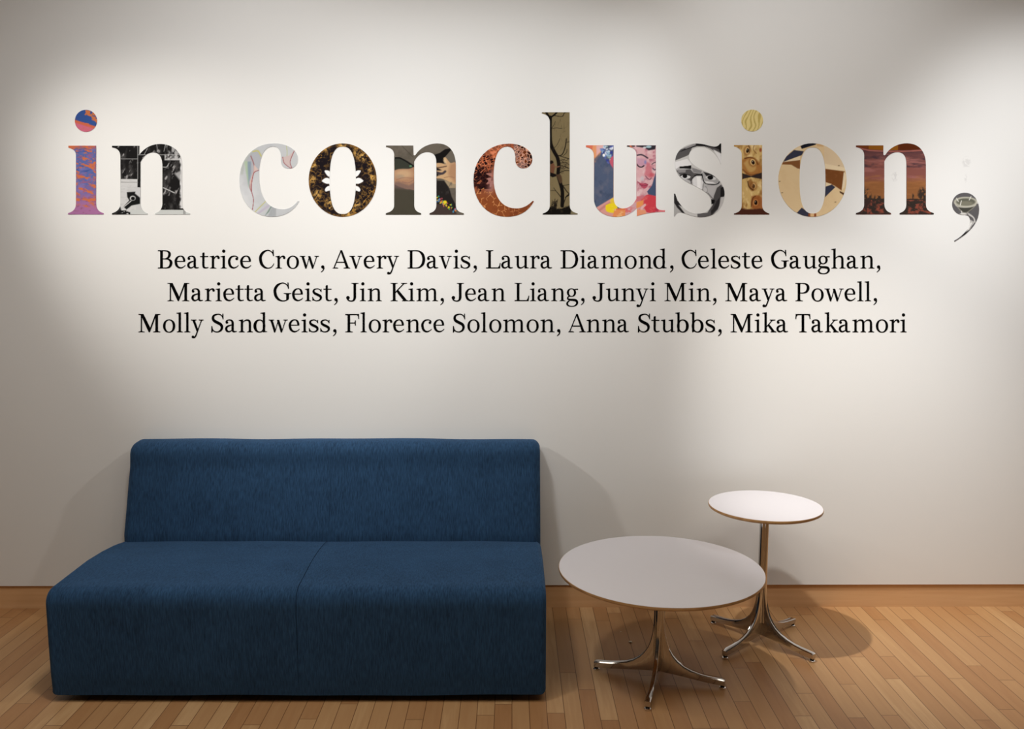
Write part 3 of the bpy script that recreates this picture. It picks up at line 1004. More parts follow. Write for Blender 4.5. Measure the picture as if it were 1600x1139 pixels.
def pic_pale_drawing(x, y):
    p = Paint(x, y, (203, 206, 209))
    p.mix(np.clip((430 - x) / 260, 0, 1) * np.clip((y - 480) / 240, 0, 1), (225, 227, 230))
    p.mix((p.noise(120, 120, 3, 2) - 0.5) * 1.2, (180, 184, 190))
    p.curve([(180, 520), (200, 420), (260, 330), (330, 290), (375, 340)], 22, (160, 168, 150), 0.35, 20)
    p.blob([(215, 400), (270, 320), (330, 300), (372, 340), (356, 480), (300, 500), (250, 640), (235, 520)], (176, 178, 186), 0.75, 14)
    p.poly([(236, 400), (272, 400), (270, 520), (246, 650), (228, 500)], (128, 150, 168), 0.7, 14)
    p.poly([(205, 400), (236, 390), (250, 660), (222, 520)], (178, 200, 168), 0.8, 12)
    p.curve([(290, 300), (340, 295), (372, 345)], 12, (206, 200, 110), 0.9)
    p.curve([(270, 345), (300, 430), (300, 500), (262, 640), (275, 700)], 10, (150, 84, 84), 0.75, 6)
    p.poly([(300, 430), (345, 480), (300, 505), (270, 680), (258, 600), (296, 500)], (222, 196, 188), 0.9, 8)
    p.curve([(352, 486), (300, 515), (278, 620), (278, 700), (296, 780), (286, 880)], 7, (154, 66, 74), 0.9)
    p.curve([(420, 795), (370, 845), (310, 905)], 9, (200, 198, 130), 0.85)
    p.poly([(440, 832), (470, 838), (350, 925), (330, 915)], (198, 190, 208), 0.9, 8)
    p.poly([(470, 845), (480, 850), (450, 905), (405, 948)], (132, 150, 142), 0.95, 8)
    p.poly([(480, 850), (522, 870), (520, 950), (440, 950)], (172, 176, 180), 0.9, 10)
    p.curve([(625, 245), (632, 300), (630, 345)], 6, (190, 196, 120), 0.9)
    p.poly([(705, 290), (660, 410), (675, 460), (600, 420), (580, 360), (650, 340)], (214, 190, 186), 0.85, 10)
    p.curve([(588, 355), (600, 410), (640, 448), (678, 465), (662, 400), (704, 290)], 7, (150, 70, 76), 0.85)
    return p.c


def pic_gold_lace(x, y):
    p = Paint(x, y, (30, 24, 28))
    rad = np.hypot((x - 1187) / 340, (y - 585) / 367)
    for sd, sc in ((3, 75), (9, 52), (21, 38), (33, 95)):
        n = p.noise(sc, sc, 3, sd)
        r = np.clip(1 - np.abs(n - 0.5) * 24, 0, 1)
        m = p.noise(120, 120, 2, sd + 50)
        p.mix(r * np.clip((m - 0.42) * 5, 0, 1) * (0.35 + 0.6 * np.clip((rad - 0.55) * 3, 0, 1)), (186, 138, 64))
    n = p.noise(34, 34, 4, 71)
    p.mix(np.clip((rad - 0.93) * 14, 0, 1) * np.clip((n - 0.3) * 3, 0, 1) * 0.8, (176, 126, 60))
    for cx, cy, r in ((1385, 350, 55), (1320, 320, 40), (900, 440, 40), (890, 580, 45), (930, 720, 50), (1020, 270, 34), (1050, 800, 45), (1460, 480, 30), (1480, 560, 40), (1330, 830, 50), (1180, 236, 60), (1060, 860, 36), (1240, 930, 50)):
        d = np.hypot(x - cx, y - cy) / r
        p.mix(np.clip(1.25 - d, 0, 1) * np.clip((p.noise(16, 16, 3, int(cx)) - 0.38) * 5, 0, 1), (212, 164, 86))
        p.mix(np.clip(0.6 - d, 0, 1) * 1.1 * np.clip((p.noise(12, 12, 2, int(cy)) - 0.5) * 5, 0, 1), (244, 214, 150))
    for s in (-1, 1):
        m = lambda px, py: (1187 + s * (px - 1187), py)
        p.blob([m(1310, 500), m(1340, 488), m(1368, 492), m(1355, 520), m(1335, 545), m(1310, 552)], (255, 255, 255))
        p.blob([m(1310, 575), m(1345, 562), m(1372, 572), m(1394, 594), m(1370, 612), m(1340, 622), m(1310, 615)], (255, 255, 255))
        p.blob([m(1310, 640), m(1345, 652), m(1364, 680), m(1355, 700), m(1330, 692), m(1310, 685)], (255, 255, 255))
    return p.c


def pic_arms(x, y):
    p = Paint(x, y, (104, 96, 86))
    p.mix(np.clip((640 - y) / 300, 0, 1) * 0.35, (120, 112, 100))
    p.mix((y > 600) * (x < 430) * 1.0, (73, 69, 58))
    p.mix((p.noise(80, 80, 4, 3) - 0.5) * 1.0, (64, 60, 50))
    p.poly([(230, 235), (240, 235), (350, 345), (340, 345)], (70, 64, 56), 0.6)
    p.poly([(155, 350), (215, 345), (290, 380), (360, 430), (360, 470), (155, 470)], (58, 60, 52), 1, 8)
    p.curve([(160, 352), (212, 350), (280, 385), (345, 428)], 15, (26, 26, 25))
    p.ell(318, 428, 13, 9, (96, 140, 104), 1, 6)
    p.blob([(140, 480), (200, 458), (300, 455), (380, 445), (380, 640), (310, 650), (250, 640), (150, 590)], (176, 134, 104), 1, 8)
    p.ell(250, 505, 80, 42, (206, 172, 134), 0.8, 36)
    p.ell(215, 530, 40, 22, (160, 142, 122), 0.6, 20)
    p.poly([(150, 585), (200, 575), (300, 610), (360, 580), (360, 660), (150, 640)], (112, 92, 90), 0.7, 26)
    p.curve([(180, 560), (250, 540), (345, 545)], 8, (140, 100, 84), 0.5, 8)
    p.curve([(240, 580), (300, 588), (350, 560)], 8, (128, 96, 90), 0.6, 8)
    # right stem: black cloth, hand, shawl with coloured flowers
    p.poly([(545, 320), (600, 300), (650, 265), (700, 258), (706, 275), (640, 350), (640, 400), (545, 400)], (24, 22, 22), 1, 6)
    p.poly([(560, 395), (640, 395), (560, 560)], (38, 33, 31), 1, 8)
    p.blob([(632, 350), (655, 345), (700, 398), (752, 402), (770, 560), (740, 605), (690, 580), (620, 550), (555, 545), (565, 530), (620, 505), (565, 480), (560, 470), (620, 470), (570, 440), (565, 402), (610, 400), (650, 410), (655, 400)], (206, 168, 126), 1, 6)
    p.blob([(700, 410), (770, 400), (770, 590), (720, 560), (680, 500)], (170, 126, 96), 0.7, 30)
    p.curve([(570, 445), (620, 438), (660, 430)], 11, (92, 70, 60), 0.9, 6)
    p.curve([(568, 490), (620, 500), (650, 480)], 22, (62, 54, 62), 0.9, 8)
    p.curve([(640, 540), (690, 530), (740, 540)], 8, (150, 110, 86), 0.6)
    p.ell(648, 380, 14, 24, (228, 198, 156), 0.8, 10, -0.5)
    p.poly([(640, 560), (752, 606), (752, 640), (690, 640)], (166, 146, 118), 1, 8)
    p.poly([(555, 568), (640, 570), (690, 640), (712, 720), (752, 800), (752, 900), (555, 900)], (38, 34, 33), 1, 8)
    p.poly([(690, 640), (752, 640), (752, 800)], (104, 96, 86), 1, 6)
    p.mix((p.noise(22, 40, 3, 30) - 0.55) * 2 * (x > 555) * (y > 580) * (y < 700), (84, 78, 74))
    p.poly([(555, 790), (640, 800), (760, 880), (760, 900), (490, 900)], (70, 58, 54), 1, 12)
    g = random.Random(5)
    cols = [(232, 206, 40), (60, 110, 170), (64, 150, 120), (214, 110, 70), (200, 90, 100), (80, 150, 190), (226, 190, 60), (90, 160, 80)]
    for k in range(46):
        t = g.random()
        cx = 566 + 180 * t + g.uniform(-12, 12)
        cy = 740 + 116 * t + g.uniform(-28, 26)
        p.ell(cx, cy, g.uniform(5, 12), g.uniform(4, 9), cols[k % len(cols)], 0.95, 4, g.uniform(0, 3))
    p.ell(648, 775, 18, 16, (236, 212, 44), 1, 6)
    return p.c


def pic_copper_net(x, y):
    p = Paint(x, y, (150, 84, 58))
    p.mix(np.clip((y - 640) / 120, 0, 1), (146, 78, 42))
    p.mix(np.clip(1 - np.hypot((x - 1080) / 70, (y - 570) / 150), 0, 1) * 1.6, (176, 126, 120))
    p.mix((x > 1310) * (y < 470) * 0.8, (140, 112, 108))
    up = (y < 650) & (x < 1310)
    d1, d2, v = p.cells(210, (900, 200, 1330, 680), 4)
    dark = np.clip(1.2 - np.hypot((x - 985) / 110, (y - 520) / 200), 0, 1) + np.clip(1 - np.hypot((x - 1060) / 90, (y - 380) / 70), 0, 1)
    p.mix(up * (v < 0.75) * np.clip(dark * 2, 0, 1), (34, 14, 16))
    p.mix(up * np.clip((5.5 - (d2 - d1)) / 3, 0, 1) * np.clip((650 - y) / 60, 0, 1) * np.clip((1130 - x + (420 - y)) / 80, 0.15, 1), (232, 140, 100))
    e1, e2, v2 = p.cells(55, (900, 200, 1330, 680), 44)
    p.mix(up * np.clip((5.0 - (e2 - e1)) / 3, 0, 1) * np.clip((560 - y) / 120, 0, 1), (214, 112, 70))
    d1, d2, v = p.cells(60, (1310, 205, 1500, 460), 8)
    hd = (x > 1310) & (y < 470)
    p.mix(hd * (v < 0.3), (44, 20, 16))
    p.mix(hd * (v > 0.75), (116, 58, 30))
    p.mix(hd * np.clip((5 - (d2 - d1)) / 3, 0, 1), (240, 178, 150))
    d1, d2, v = p.cells(70, (920, 620, 1520, 930), 12)
    p.mix((y > 640) * np.clip((4.5 - (d2 - d1)) / 3, 0, 1) * (p.noise(60, 60, 2, 6) > 0.42), (236, 164, 104))
    p.mix((y > 780) * (x > 1270) * 0.35, (120, 62, 38))
    p.mix((p.noise(40, 40, 3, 18) - 0.55) * 2, (120, 60, 40))
    p.mix(np.clip((p.noise(30, 30, 2, 77) - 0.66) * 9, 0, 1) * (x < 1000) * (y < 720), (30, 12, 14))
    return p.c


def pic_bare_tree(x, y):
    p = Paint(x, y, (131, 116, 84))
    p.mix((p.noise(50, 50, 3, 3) - 0.5) * 0.8, (112, 98, 70))
    B = (22, 18, 15)
    for pts, w in (([(178, 140), (176, 240), (182, 380), (214, 460), (246, 520), (258, 590), (252, 680), (274, 760), (292, 840), (290, 970)], 33),
                   ([(176, 148), (150, 110), (140, 92)], 20), ([(176, 145), (215, 118), (244, 90)], 15), ([(220, 125), (290, 132), (310, 100), (340, 92)], 6),
                   ([(250, 500), (290, 488), (318, 420), (330, 340)], 8), ([(322, 375), (358, 370)], 4), ([(262, 500), (310, 515), (358, 530)], 6),
                   ([(258, 590), (310, 600), (356, 620)], 6), ([(262, 570), (320, 560), (358, 590)], 4), ([(265, 660), (310, 640), (356, 640)], 6),
                   ([(290, 770), (330, 830), (356, 862), (320, 890)], 8), ([(290, 780), (356, 770)], 4), ([(285, 900), (240, 840), (210, 800)], 4),
                   ([(275, 880), (230, 830), (180, 826)], 3), ([(180, 260), (210, 215), (226, 180)], 3), ([(178, 250), (230, 240), (290, 244)], 3),
                   ([(190, 450), (240, 400), (270, 340)], 3), ([(300, 960), (330, 880), (356, 860)], 6), ([(300, 500), (330, 470), (336, 440)], 4), ([(280, 530), (330, 545), (350, 525)], 3)):
        p.curve(pts, w, B, 1, 4)
    g = random.Random(8)
    for k in range(26):
        ax, ay = g.uniform(250, 320), g.uniform(520, 660)
        p.line([(ax, ay), (ax + g.uniform(20, 60), ay + g.uniform(-40, 40))], 2.5, (40, 32, 25), 0.8)
    for k in range(20):
        ax, ay = g.uniform(180, 330), g.uniform(190, 460)
        p.line([(ax, ay), (ax + g.uniform(-20, 40), ay - g.uniform(20, 70))], 1.8, (80, 68, 48), 0.7)
    # the figure clinging to the trunk
    p.ell(190, 562, 18, 18, (30, 22, 18))
    p.blob([(180, 585), (205, 570), (222, 600), (214, 650), (204, 680), (180, 668)], (116, 76, 56), 1, 6)
    p.curve([(212, 596), (235, 606), (262, 600)], 11, (128, 88, 66), 1, 5)
    p.poly([(176, 655), (230, 672), (240, 690), (200, 702), (176, 690)], (24, 19, 17), 1, 6)
    p.blob([(232, 680), (262, 672), (282, 690), (290, 740), (270, 760), (250, 720)], (84, 64, 46), 1, 8)
    n = p.noise(30, 30, 4, 12)
    p.mix(np.clip((y - 985 + 70 * (n - 0.5) + 0.18 * np.abs(x - 250)) / 16, 0, 1), (20, 17, 14))
    p.mix((y > 960) * np.clip((n - 0.62) * 6, 0, 1) * 0.6, (70, 62, 46))
    for k in range(18):
        ax = g.uniform(176, 240)
        p.line([(ax, 1000), (ax + g.uniform(-22, 22), g.uniform(900, 960))], 4, (26, 21, 17), 0.9)
    p.mix(np.clip((x - 362 - 0.2 * (1040 - y)) / 12, 0, 1) * (y > 985), (128, 118, 92))
    return p.c


def pic_sleeping_face(x, y):
    p = Paint(x, y, (84, 96, 122))
    p.mix((p.noise(50, 70, 4, 3) - 0.5) * 2.2, (112, 112, 128))
    p.mix((p.noise(60, 60, 3, 13) - 0.56) * 3, (66, 78, 104))
    p.poly([(505, 395), (680, 395), (640, 500), (600, 560), (560, 480), (505, 430)], (236, 160, 112), 1, 14)
    p.poly([(505, 395), (580, 395), (570, 450), (505, 430)], (226, 120, 92), 1, 10)
    p.poly([(610, 405), (700, 400), (660, 450), (610, 500)], (232, 186, 190), 0.9, 14)
    p.poly([(590, 530), (640, 480), (640, 580), (590, 545)], (84, 92, 116), 0.8, 14)
    g = random.Random(4)
    cols = [(72, 86, 170), (214, 222, 240), (110, 140, 200), (160, 196, 214), (60, 70, 150), (228, 232, 244), (150, 176, 176), (94, 104, 176)]
    for k in range(60):
        t = g.random()
        cx, cy = 650 + 118 * g.random(), 408 + 175 * g.random()
        if cy < 400 + (cx - 610) * 1.5 and cy > 395:
            p.ell(cx, cy, g.uniform(7, 17), g.uniform(6, 13), cols[k % len(cols)], 0.95, 5, g.uniform(0, 3))
    p.blob([(745, 520), (790, 490), (790, 640), (755, 600), (735, 560)], (204, 96, 116), 1, 8)
    p.ell(680, 495, 12, 14, (252, 252, 255))
    p.poly([(600, 990), (775, 885), (800, 1000), (830, 1080), (600, 1080)], (222, 160, 152), 1, 8)
    p.curve([(640, 1010), (700, 965), (775, 925)], 20, (196, 124, 122), 0.7, 10)
    p.poly([(740, 910), (785, 885), (785, 960), (740, 940)], (240, 208, 60), 0.9, 10)
    p.blob([(695, 965), (740, 945), (795, 955), (808, 1010), (770, 1035), (705, 1020)], (246, 218, 40), 1, 8)
    p.poly([(780, 1000), (880, 985), (1000, 940), (1000, 1000), (900, 1080), (760, 1080)], (236, 150, 92), 1, 8)
    p.mix((p.noise(30, 24, 3, 6) - 0.55) * 4 * (y > 970) * (x > 740) * (x < 1000), (248, 206, 150))
    p.curve([(800, 1000), (880, 1000), (950, 970)], 14, (224, 104, 76), 0.6, 8)
    # right stem: the face
    f = x > 880
    p.mix(f * 1.0, (216, 170, 176))
    p.poly([(985, 410), (1175, 410), (1175, 620), (1165, 690), (1120, 790), (1040, 870), (985, 890)], (224, 178, 182), 1, 8)
    n = p.noise(46, 46, 3, 17)
    p.mix((n - 0.5) * 3.2 * f * (y < 880), (236, 204, 206))
    p.mix((p.noise(36, 36, 3, 27) - 0.55) * 3.5 * f * (y < 880), (186, 116, 132))
    p.poly([(1168, 650), (1180, 650), (1180, 880), (1100, 868), (1085, 835), (1130, 780)], (76, 88, 118), 1, 6)
    p.poly([(985, 402), (1168, 402), (1160, 440), (1100, 450), (1060, 425), (985, 415)], (50, 46, 54), 1, 8)
    p.ell(1100, 416, 26, 12, (170, 200, 210), 1, 6)
    p.ell(1062, 424, 16, 9, (224, 228, 232), 0.9, 6)
    p.line([(900, 410), (965, 410)], 14, (60, 52, 50))
    p.line([(925, 404), (942, 424)], 12, (226, 120, 80))
    p.curve([(985, 497), (1030, 490), (1065, 505), (1090, 522)], 13, (58, 52, 64), 0.95, 6)
    p.poly([(990, 520), (1080, 530), (1090, 580), (1040, 600), (990, 580)], (196, 148, 172), 0.8, 20)
    p.curve([(988, 580), (1010, 602), (1035, 606), (1055, 594)], 11, (44, 38, 48), 1, 5)
    p.curve([(1130, 580), (1150, 566), (1170, 560)], 8, (72, 56, 68), 0.9, 5)
    p.curve([(1140, 620), (1155, 632), (1165, 628)], 10, (60, 50, 76), 0.9, 6)
    p.poly([(1085, 560), (1115, 570), (1140, 690), (1110, 710), (1060, 680)], (206, 110, 122), 0.75, 18)
    p.ell(1130, 680, 26, 20, (204, 92, 104), 0.8, 16)
    p.curve([(1070, 690), (1090, 712), (1110, 722), (1125, 708)], 8, (112, 60, 82), 0.85, 6)
    p.ell(1068, 560, 10, 16, (120, 130, 190), 0.7, 10)
    p.curve([(998, 745), (1035, 772), (1065, 760), (1090, 770)], 10, (150, 62, 84), 0.9, 6)
    p.blob([(1005, 752), (1050, 760), (1095, 770), (1070, 806), (1040, 800)], (186, 76, 98), 0.9, 6)
    p.curve([(1015, 770), (1050, 782), (1090, 772)], 5, (104, 40, 62), 0.9, 4)
    p.ell(1040, 715, 18, 24, (206, 208, 214), 0.6, 14)
    p.poly([(985, 885), (1040, 868), (1080, 880), (1040, 920), (985, 930)], (206, 116, 128), 0.9, 12)
    p.poly([(1030, 915), (1075, 870), (1100, 862), (1175, 880), (1190, 1000), (1150, 1040), (1080, 1030), (1040, 960)], (214, 70, 82), 1, 8)
    p.mix((p.noise(40, 30, 3, 37) - 0.52) * 4 * f * (y > 880), (226, 110, 108))
    p.poly([(985, 935), (1050, 915), (1050, 960), (1000, 990), (985, 990)], (240, 156, 92), 1, 10)
    p.curve([(1065, 960), (1040, 985), (1030, 1010)], 22, (238, 196, 192), 0.9, 8)
    p.poly([(985, 1000), (1070, 1010), (1080, 1045), (985, 1070)], (240, 158, 116), 0.9, 10)
    p.poly([(1180, 1000), (1260, 1000), (1260, 1030), (1180, 1030)], (232, 128, 134), 1, 6)
    p.ell(1178, 1004, 16, 22, (188, 60, 84), 0.9, 10)
    return p.c


def pic_grey_portrait(x, y):
    p = Paint(x, y, (208, 207, 205))
    p.poly([(140, 545), (300, 440), (290, 480), (262, 500), (150, 545)], (96, 94, 94), 1, 4)
    p.poly([(140, 500), (200, 440), (320, 400), (300, 440), (258, 490), (150, 536)], (92, 90, 91), 1, 4)
    p.poly([(180, 470), (290, 405), (355, 385), (350, 412), (260, 440)], (40, 38, 39), 1, 4)
    p.poly([(230, 425), (330, 385), (345, 400), (250, 436)], (150, 148, 149), 1, 4)
    p.poly([(340, 380), (430, 388), (500, 412), (580, 380), (590, 480), (560, 460), (480, 432), (420, 412), (350, 410)], (34, 32, 33), 1, 4)
    p.poly([(430, 405), (500, 420), (560, 440), (575, 500), (520, 460)], (92, 90, 91), 0.9, 6)
    p.poly([(505, 440), (560, 470), (575, 480), (585, 580), (565, 570), (545, 510)], (236, 236, 237), 1, 5)
    p.poly([(565, 385), (585, 385), (585, 480), (572, 476), (556, 420)], (24, 23, 24), 1, 4)
    p.poly([(146, 560), (262, 528), (300, 575), (300, 600), (192, 600), (150, 630)], (238, 237, 238), 1, 4)
    p.poly([(150, 630), (190, 600), (300, 620), (340, 640), (400, 650), (560, 740), (600, 800), (600, 1000), (470, 900), (420, 850), (300, 780), (190, 700)], (190, 189, 190), 1, 4)
    p.poly([(190, 602), (300, 590), (298, 622), (190, 618)], (24, 23, 24), 1, 3)
    p.poly([(300, 608), (400, 640), (390, 665), (320, 655)], (142, 141, 142), 1, 4)
    p.poly([(160, 640), (290, 625), (320, 660), (400, 670), (410, 690), (330, 690), (300, 740), (200, 690)], (92, 90, 91), 1, 4)
    p.poly([(170, 630), (250, 630), (245, 655), (180, 660)], (150, 148, 149), 1, 4)
    p.blob([(200, 690), (240, 672), (290, 690), (280, 712), (230, 716)], (226, 226, 227), 1, 4)
    p.ell(240, 690, 22, 20, (24, 23, 24))
    p.curve([(192, 690), (235, 672), (290, 685)], 8, (28, 27, 28), 1, 4)
    p.poly([(310, 720), (350, 690), (410, 740), (410, 820), (320, 790)], (232, 232, 233), 1, 6)
    p.poly([(350, 690), (390, 690), (386, 810), (356, 800)], (255, 255, 255), 0.9, 8)
    p.curve([(330, 690), (300, 720), (300, 760)], 9, (60, 58, 59), 1, 5)
    p.poly([(405, 645), (520, 690), (570, 745), (540, 775), (440, 760), (410, 700)], (176, 175, 176), 1, 4)
    p.poly([(412, 650), (500, 672), (530, 700), (440, 690)], (50, 48, 49), 1, 4)
    p.blob([(430, 700), (475, 682), (528, 708), (520, 726), (460, 722)], (222, 222, 223), 1, 4)
    p.ell(478, 704, 27, 20, (22, 21, 22))
    p.curve([(400, 670), (410, 720), (432, 758), (500, 770), (548, 762), (562, 745)], 9, (20, 19, 20), 1, 4)
    p.curve([(400, 680), (360, 676), (330, 690)], 10, (24, 23, 24), 1, 4)
    p.poly([(420, 735), (440, 760), (540, 765), (500, 745)], (238, 238, 238), 0.9, 4)
    p.curve([(412, 760), (408, 830), (440, 850), (452, 820), (435, 790)], 6, (90, 88, 89), 0.9, 4)
    p.ell(430, 818, 18, 24, (206, 205, 206), 1, 5)
    p.poly([(450, 790), (530, 780), (500, 870), (450, 850)], (196, 195, 196), 1, 6)
    p.poly([(540, 800), (580, 770), (615, 830), (610, 880), (570, 890), (560, 1000), (470, 1080), (360, 1080), (356, 1040), (450, 1035), (500, 960), (510, 880)], (82, 80, 81), 1, 5)
    p.poly([(575, 800), (600, 790), (615, 850), (605, 885), (572, 885)], (36, 34, 35), 1, 4)
    p.curve([(455, 850), (490, 890), (530, 930)], 6, (60, 58, 59), 0.9, 4)
    p.poly([(486, 905), (520, 915), (516, 945), (486, 955)], (24, 23, 24), 1, 4)
    p.poly([(540, 920), (575, 880), (560, 980), (480, 1060), (430, 1070), (500, 1000)], (46, 44, 45), 0.9, 10)
    p.poly([(588, 890), (615, 880), (600, 960), (520, 1050), (480, 1076), (550, 1000)], (202, 201, 201), 1, 6)
    p.poly([(360, 1040), (450, 1036), (480, 1010), (490, 1076), (360, 1080)], (104, 102, 103), 0.9, 8)
    p.poly([(138, 855), (152, 855), (170, 920), (212, 960), (208, 975), (180, 960), (240, 1040), (205, 1032), (160, 980), (138, 940)], (44, 42, 43), 1, 4)
    p.poly([(138, 940), (170, 990), (210, 1030), (170, 1030), (150, 1075), (138, 1075)], (176, 175, 174), 1, 4)
    return p.c


def pic_carved_eyes(x, y):
    p = Paint(x, y, (206, 174, 112))
    n = p.noise(34, 120, 4, 3, 0.3)
    p.mix(np.clip((n - 0.5) * 3.5, 0, 1), (150, 106, 56))
    p.mix(np.clip((p.noise(26, 60, 3, 13, -0.3) - 0.52) * 4, 0, 1), (228, 202, 146))
    p.blob([(770, 540), (830, 510), (905, 530), (965, 620), (965, 680), (880, 690), (800, 660), (772, 600)], (166, 112, 58), 0.9, 16)
    p.blob([(790, 570), (840, 530), (900, 560), (900, 630), (840, 650)], (196, 158, 96), 0.9, 16)
    p.curve([(800, 525), (860, 515), (900, 540), (925, 580)], 10, (92, 52, 28), 0.9, 6)
    p.curve([(780, 630), (850, 680), (920, 670)], 12, (110, 62, 32), 0.7, 10)
    p.curve([(890, 400), (880, 440), (910, 480)], 7, (120, 80, 44), 0.8, 6)
    for cx, cy, rx, ry, rot in ((824, 450, 17, 27, 0.2), (876, 560, 20, 26, -0.4), (880, 785, 18, 25, 0.1), (902, 938, 22, 28, 0.0)):
        p.ell(cx, cy, rx * 2.0, ry * 1.7, (150, 100, 52), 0.8, 18, rot)
        p.ell(cx, cy, rx * 1.25, ry * 1.2, (224, 190, 130), 0.9, 6, rot)
        p.ell(cx + 2, cy + 2, rx * 0.75, ry * 0.8, (38, 24, 16), 1, 5, rot)
        p.ell(cx - 3, cy - 5, 3.5, 3.5, (240, 226, 196), 1, 3)
    p.curve([(835, 405), (845, 430), (840, 470)], 6, (50, 34, 22), 0.9, 5)
    p.ell(948, 446, 12, 18, (150, 76, 50), 0.9, 8)
    p.poly([(768, 660), (860, 690), (965, 655), (965, 720), (860, 700), (800, 712), (768, 725)], (54, 44, 42), 1, 6)
    p.blob([(830, 740), (860, 720), (890, 800), (870, 830), (840, 800)], (132, 84, 42), 0.7, 12)
    p.curve([(828, 740), (840, 790), (880, 822)], 9, (70, 42, 24), 0.9, 5)
    p.blob([(865, 880), (920, 870), (965, 900), (965, 1000), (880, 1000), (860, 950)], (150, 86, 44), 0.85, 16)
    p.ell(902, 938, 26, 32, (190, 132, 78), 0.9, 8)
    p.ell(904, 938, 15, 22, (30, 18, 12), 1, 5)
    p.ell(899, 931, 3.5, 3.5, (236, 220, 190), 1, 3)
    p.curve([(860, 975), (875, 900), (900, 878)], 8, (84, 46, 24), 0.9, 6)
    p.mix(np.clip((y - 990 + 14 * (p.noise(30, 20, 2, 40) - 0.5)) / 14, 0, 1), (74, 40, 30))
    p.mix((y < 412) * (x < 770), (176, 136, 74))
    dot = y < 290
    p.c[dot] = np.array([222, 204, 140]) / 255
    w = np.sin((x + 0.25 * y + 12 * np.sin(y / 30.0 + x / 55) + 34 * p.noise(60, 90, 2, 91)) / 5.6)
    p.mix(dot * np.clip((w - 0.3) * 2.2, 0, 1) * 0.75, (176, 154, 84))
    return p.c


def pic_torn_collage(x, y):
    p = Paint(x, y, (229, 202, 158))
    p.mix((p.noise(60, 60, 4, 3) - 0.5) * 1.2, (216, 184, 138))
    p.mix((x > 400) * (y < 330) * 0.55, (226, 206, 178))
    nav = (58, 60, 78)
    p.poly([(230, 175), (280, 150), (345, 155), (340, 165), (240, 195)], (28, 30, 42), 1, 4)
    p.poly([(345, 155), (395, 158), (395, 180), (350, 176)], (214, 176, 128), 1, 4)
    p.poly([(185, 203), (255, 212), (240, 240), (106, 290), (130, 250)], nav, 1, 4)
    p.poly([(190, 196), (230, 178), (240, 196), (250, 206), (200, 206)], (234, 214, 178), 1, 4)
    p.poly([(104, 290), (228, 245), (228, 275), (104, 300)], (238, 218, 184), 1, 4)
    p.poly([(104, 290), (228, 275), (228, 338), (210, 335), (165, 308), (100, 306)], (134, 88, 52), 1, 4)
    p.poly([(405, 300), (550, 330), (548, 352), (408, 336)], (240, 220, 184), 1, 4)
    p.poly([(408, 338), (546, 356), (524, 492), (470, 455), (408, 432)], (124, 76, 40), 1, 4)
    p.mix(np.clip((p.noise(30, 30, 3, 5) - 0.55) * 4, 0, 1) * (x > 408) * (x < 530) * (y > 350) * (y < 450) * 0.5, (160, 110, 66))
    p.poly([(412, 434), (455, 446), (412, 468)], (240, 218, 180), 1, 4)
    p.poly([(408, 465), (455, 450), (480, 468), (406, 540)], nav, 1, 4)
    p.poly([(540, 360), (560, 380), (545, 470), (526, 490)], (236, 218, 186), 1, 4)
    p.poly([(510, 495), (545, 512), (540, 526), (512, 508)], (84, 56, 38), 1, 4)
    p.poly([(205, 652), (240, 615), (300, 655), (290, 678), (245, 676)], nav, 1, 4)
    p.poly([(290, 656), (345, 656), (345, 682), (290, 682)], (226, 188, 140), 1, 4)
    for cx in (294, 336):
        p.poly([(cx - 7, 656), (cx + 7, 656), (cx + 7, 682), (cx - 7, 682)], (146, 78, 44), 1, 4)
    for cx, cy in ((82, 427), (100, 508), (480, 575), (505, 315)):
        p.ell(cx, cy, 6, 3, (120, 96, 70), 1, 3)
    return p.c


def pic_desert_dusk(x, y):
    p = Paint(x, y, (134, 82, 74))
    p.mix(np.clip((300 - y) / 90, 0, 1), (92, 60, 62))
    n = p.noise(90, 26, 4, 3, 0.1)
    p.mix(np.clip((n - 0.46) * 4, 0, 1) * (y < 330), (66, 50, 58))
    p.mix(np.clip((p.noise(120, 20, 4, 9, 0.05) - 0.48) * 4, 0, 1) * (y > 230) * (y < 420), (152, 98, 92))
    p.mix(np.clip((y - 400) / 40, 0, 1), (140, 92, 56))
    p.mix(np.clip((p.noise(110, 14, 4, 19) - 0.5) * 4, 0, 1) * (y > 380) * (y < 540) * 0.7, (160, 106, 66))
    e = 548 + 26 * (p.noise(40, 40, 4, 29) - 0.5)
    p.mix(np.clip((y - e) / 6, 0, 1), (52, 44, 40))
    for cx, hh, ww in ((700, 90, 46), (1100, 96, 40), (1030, 40, 20), (780, 36, 30)):
        d = np.hypot((x - cx) / ww, (y - 550) / hh)
        p.mix(np.clip((1.0 - d) * 3, 0, 1) * np.clip((p.noise(14, 20, 3, int(cx)) - 0.40) * 6, 0, 1), (56, 46, 40))
    m = p.noise(28, 18, 4, 37)
    p.mix(np.clip((m - 0.46) * 6, 0, 1) * (y > 560) * np.clip((x - 660) / 80 + (y - 560) / 200, 0.1, 1), (134, 70, 56))
    p.mix(np.clip((p.noise(20, 30, 3, 47) - 0.56) * 6, 0, 1) * (y > 560), (60, 44, 40))
    # the rim of the vessel and the warm inside above it
    top = 213 - 0.00022 * (x - 905) ** 2 - np.clip(720 - x, 0, 200) * 0.12
    p.mix(np.clip((top - 6 - y) / 4, 0, 1), (112, 56, 24))
    p.mix(np.clip((top - 6 - y) / 4, 0, 1) * (x > 720) * (x < 925) * 1.0, (140, 86, 26))
    p.mix(np.clip((top - 6 - y) / 4, 0, 1) * (x > 925) * np.clip((x - 925) / 20, 0, 1), (88, 40, 18))
    p.mix(np.clip(1 - np.abs(y - top) / 7, 0, 1) * 1.3, (168, 100, 88))
    return p.c


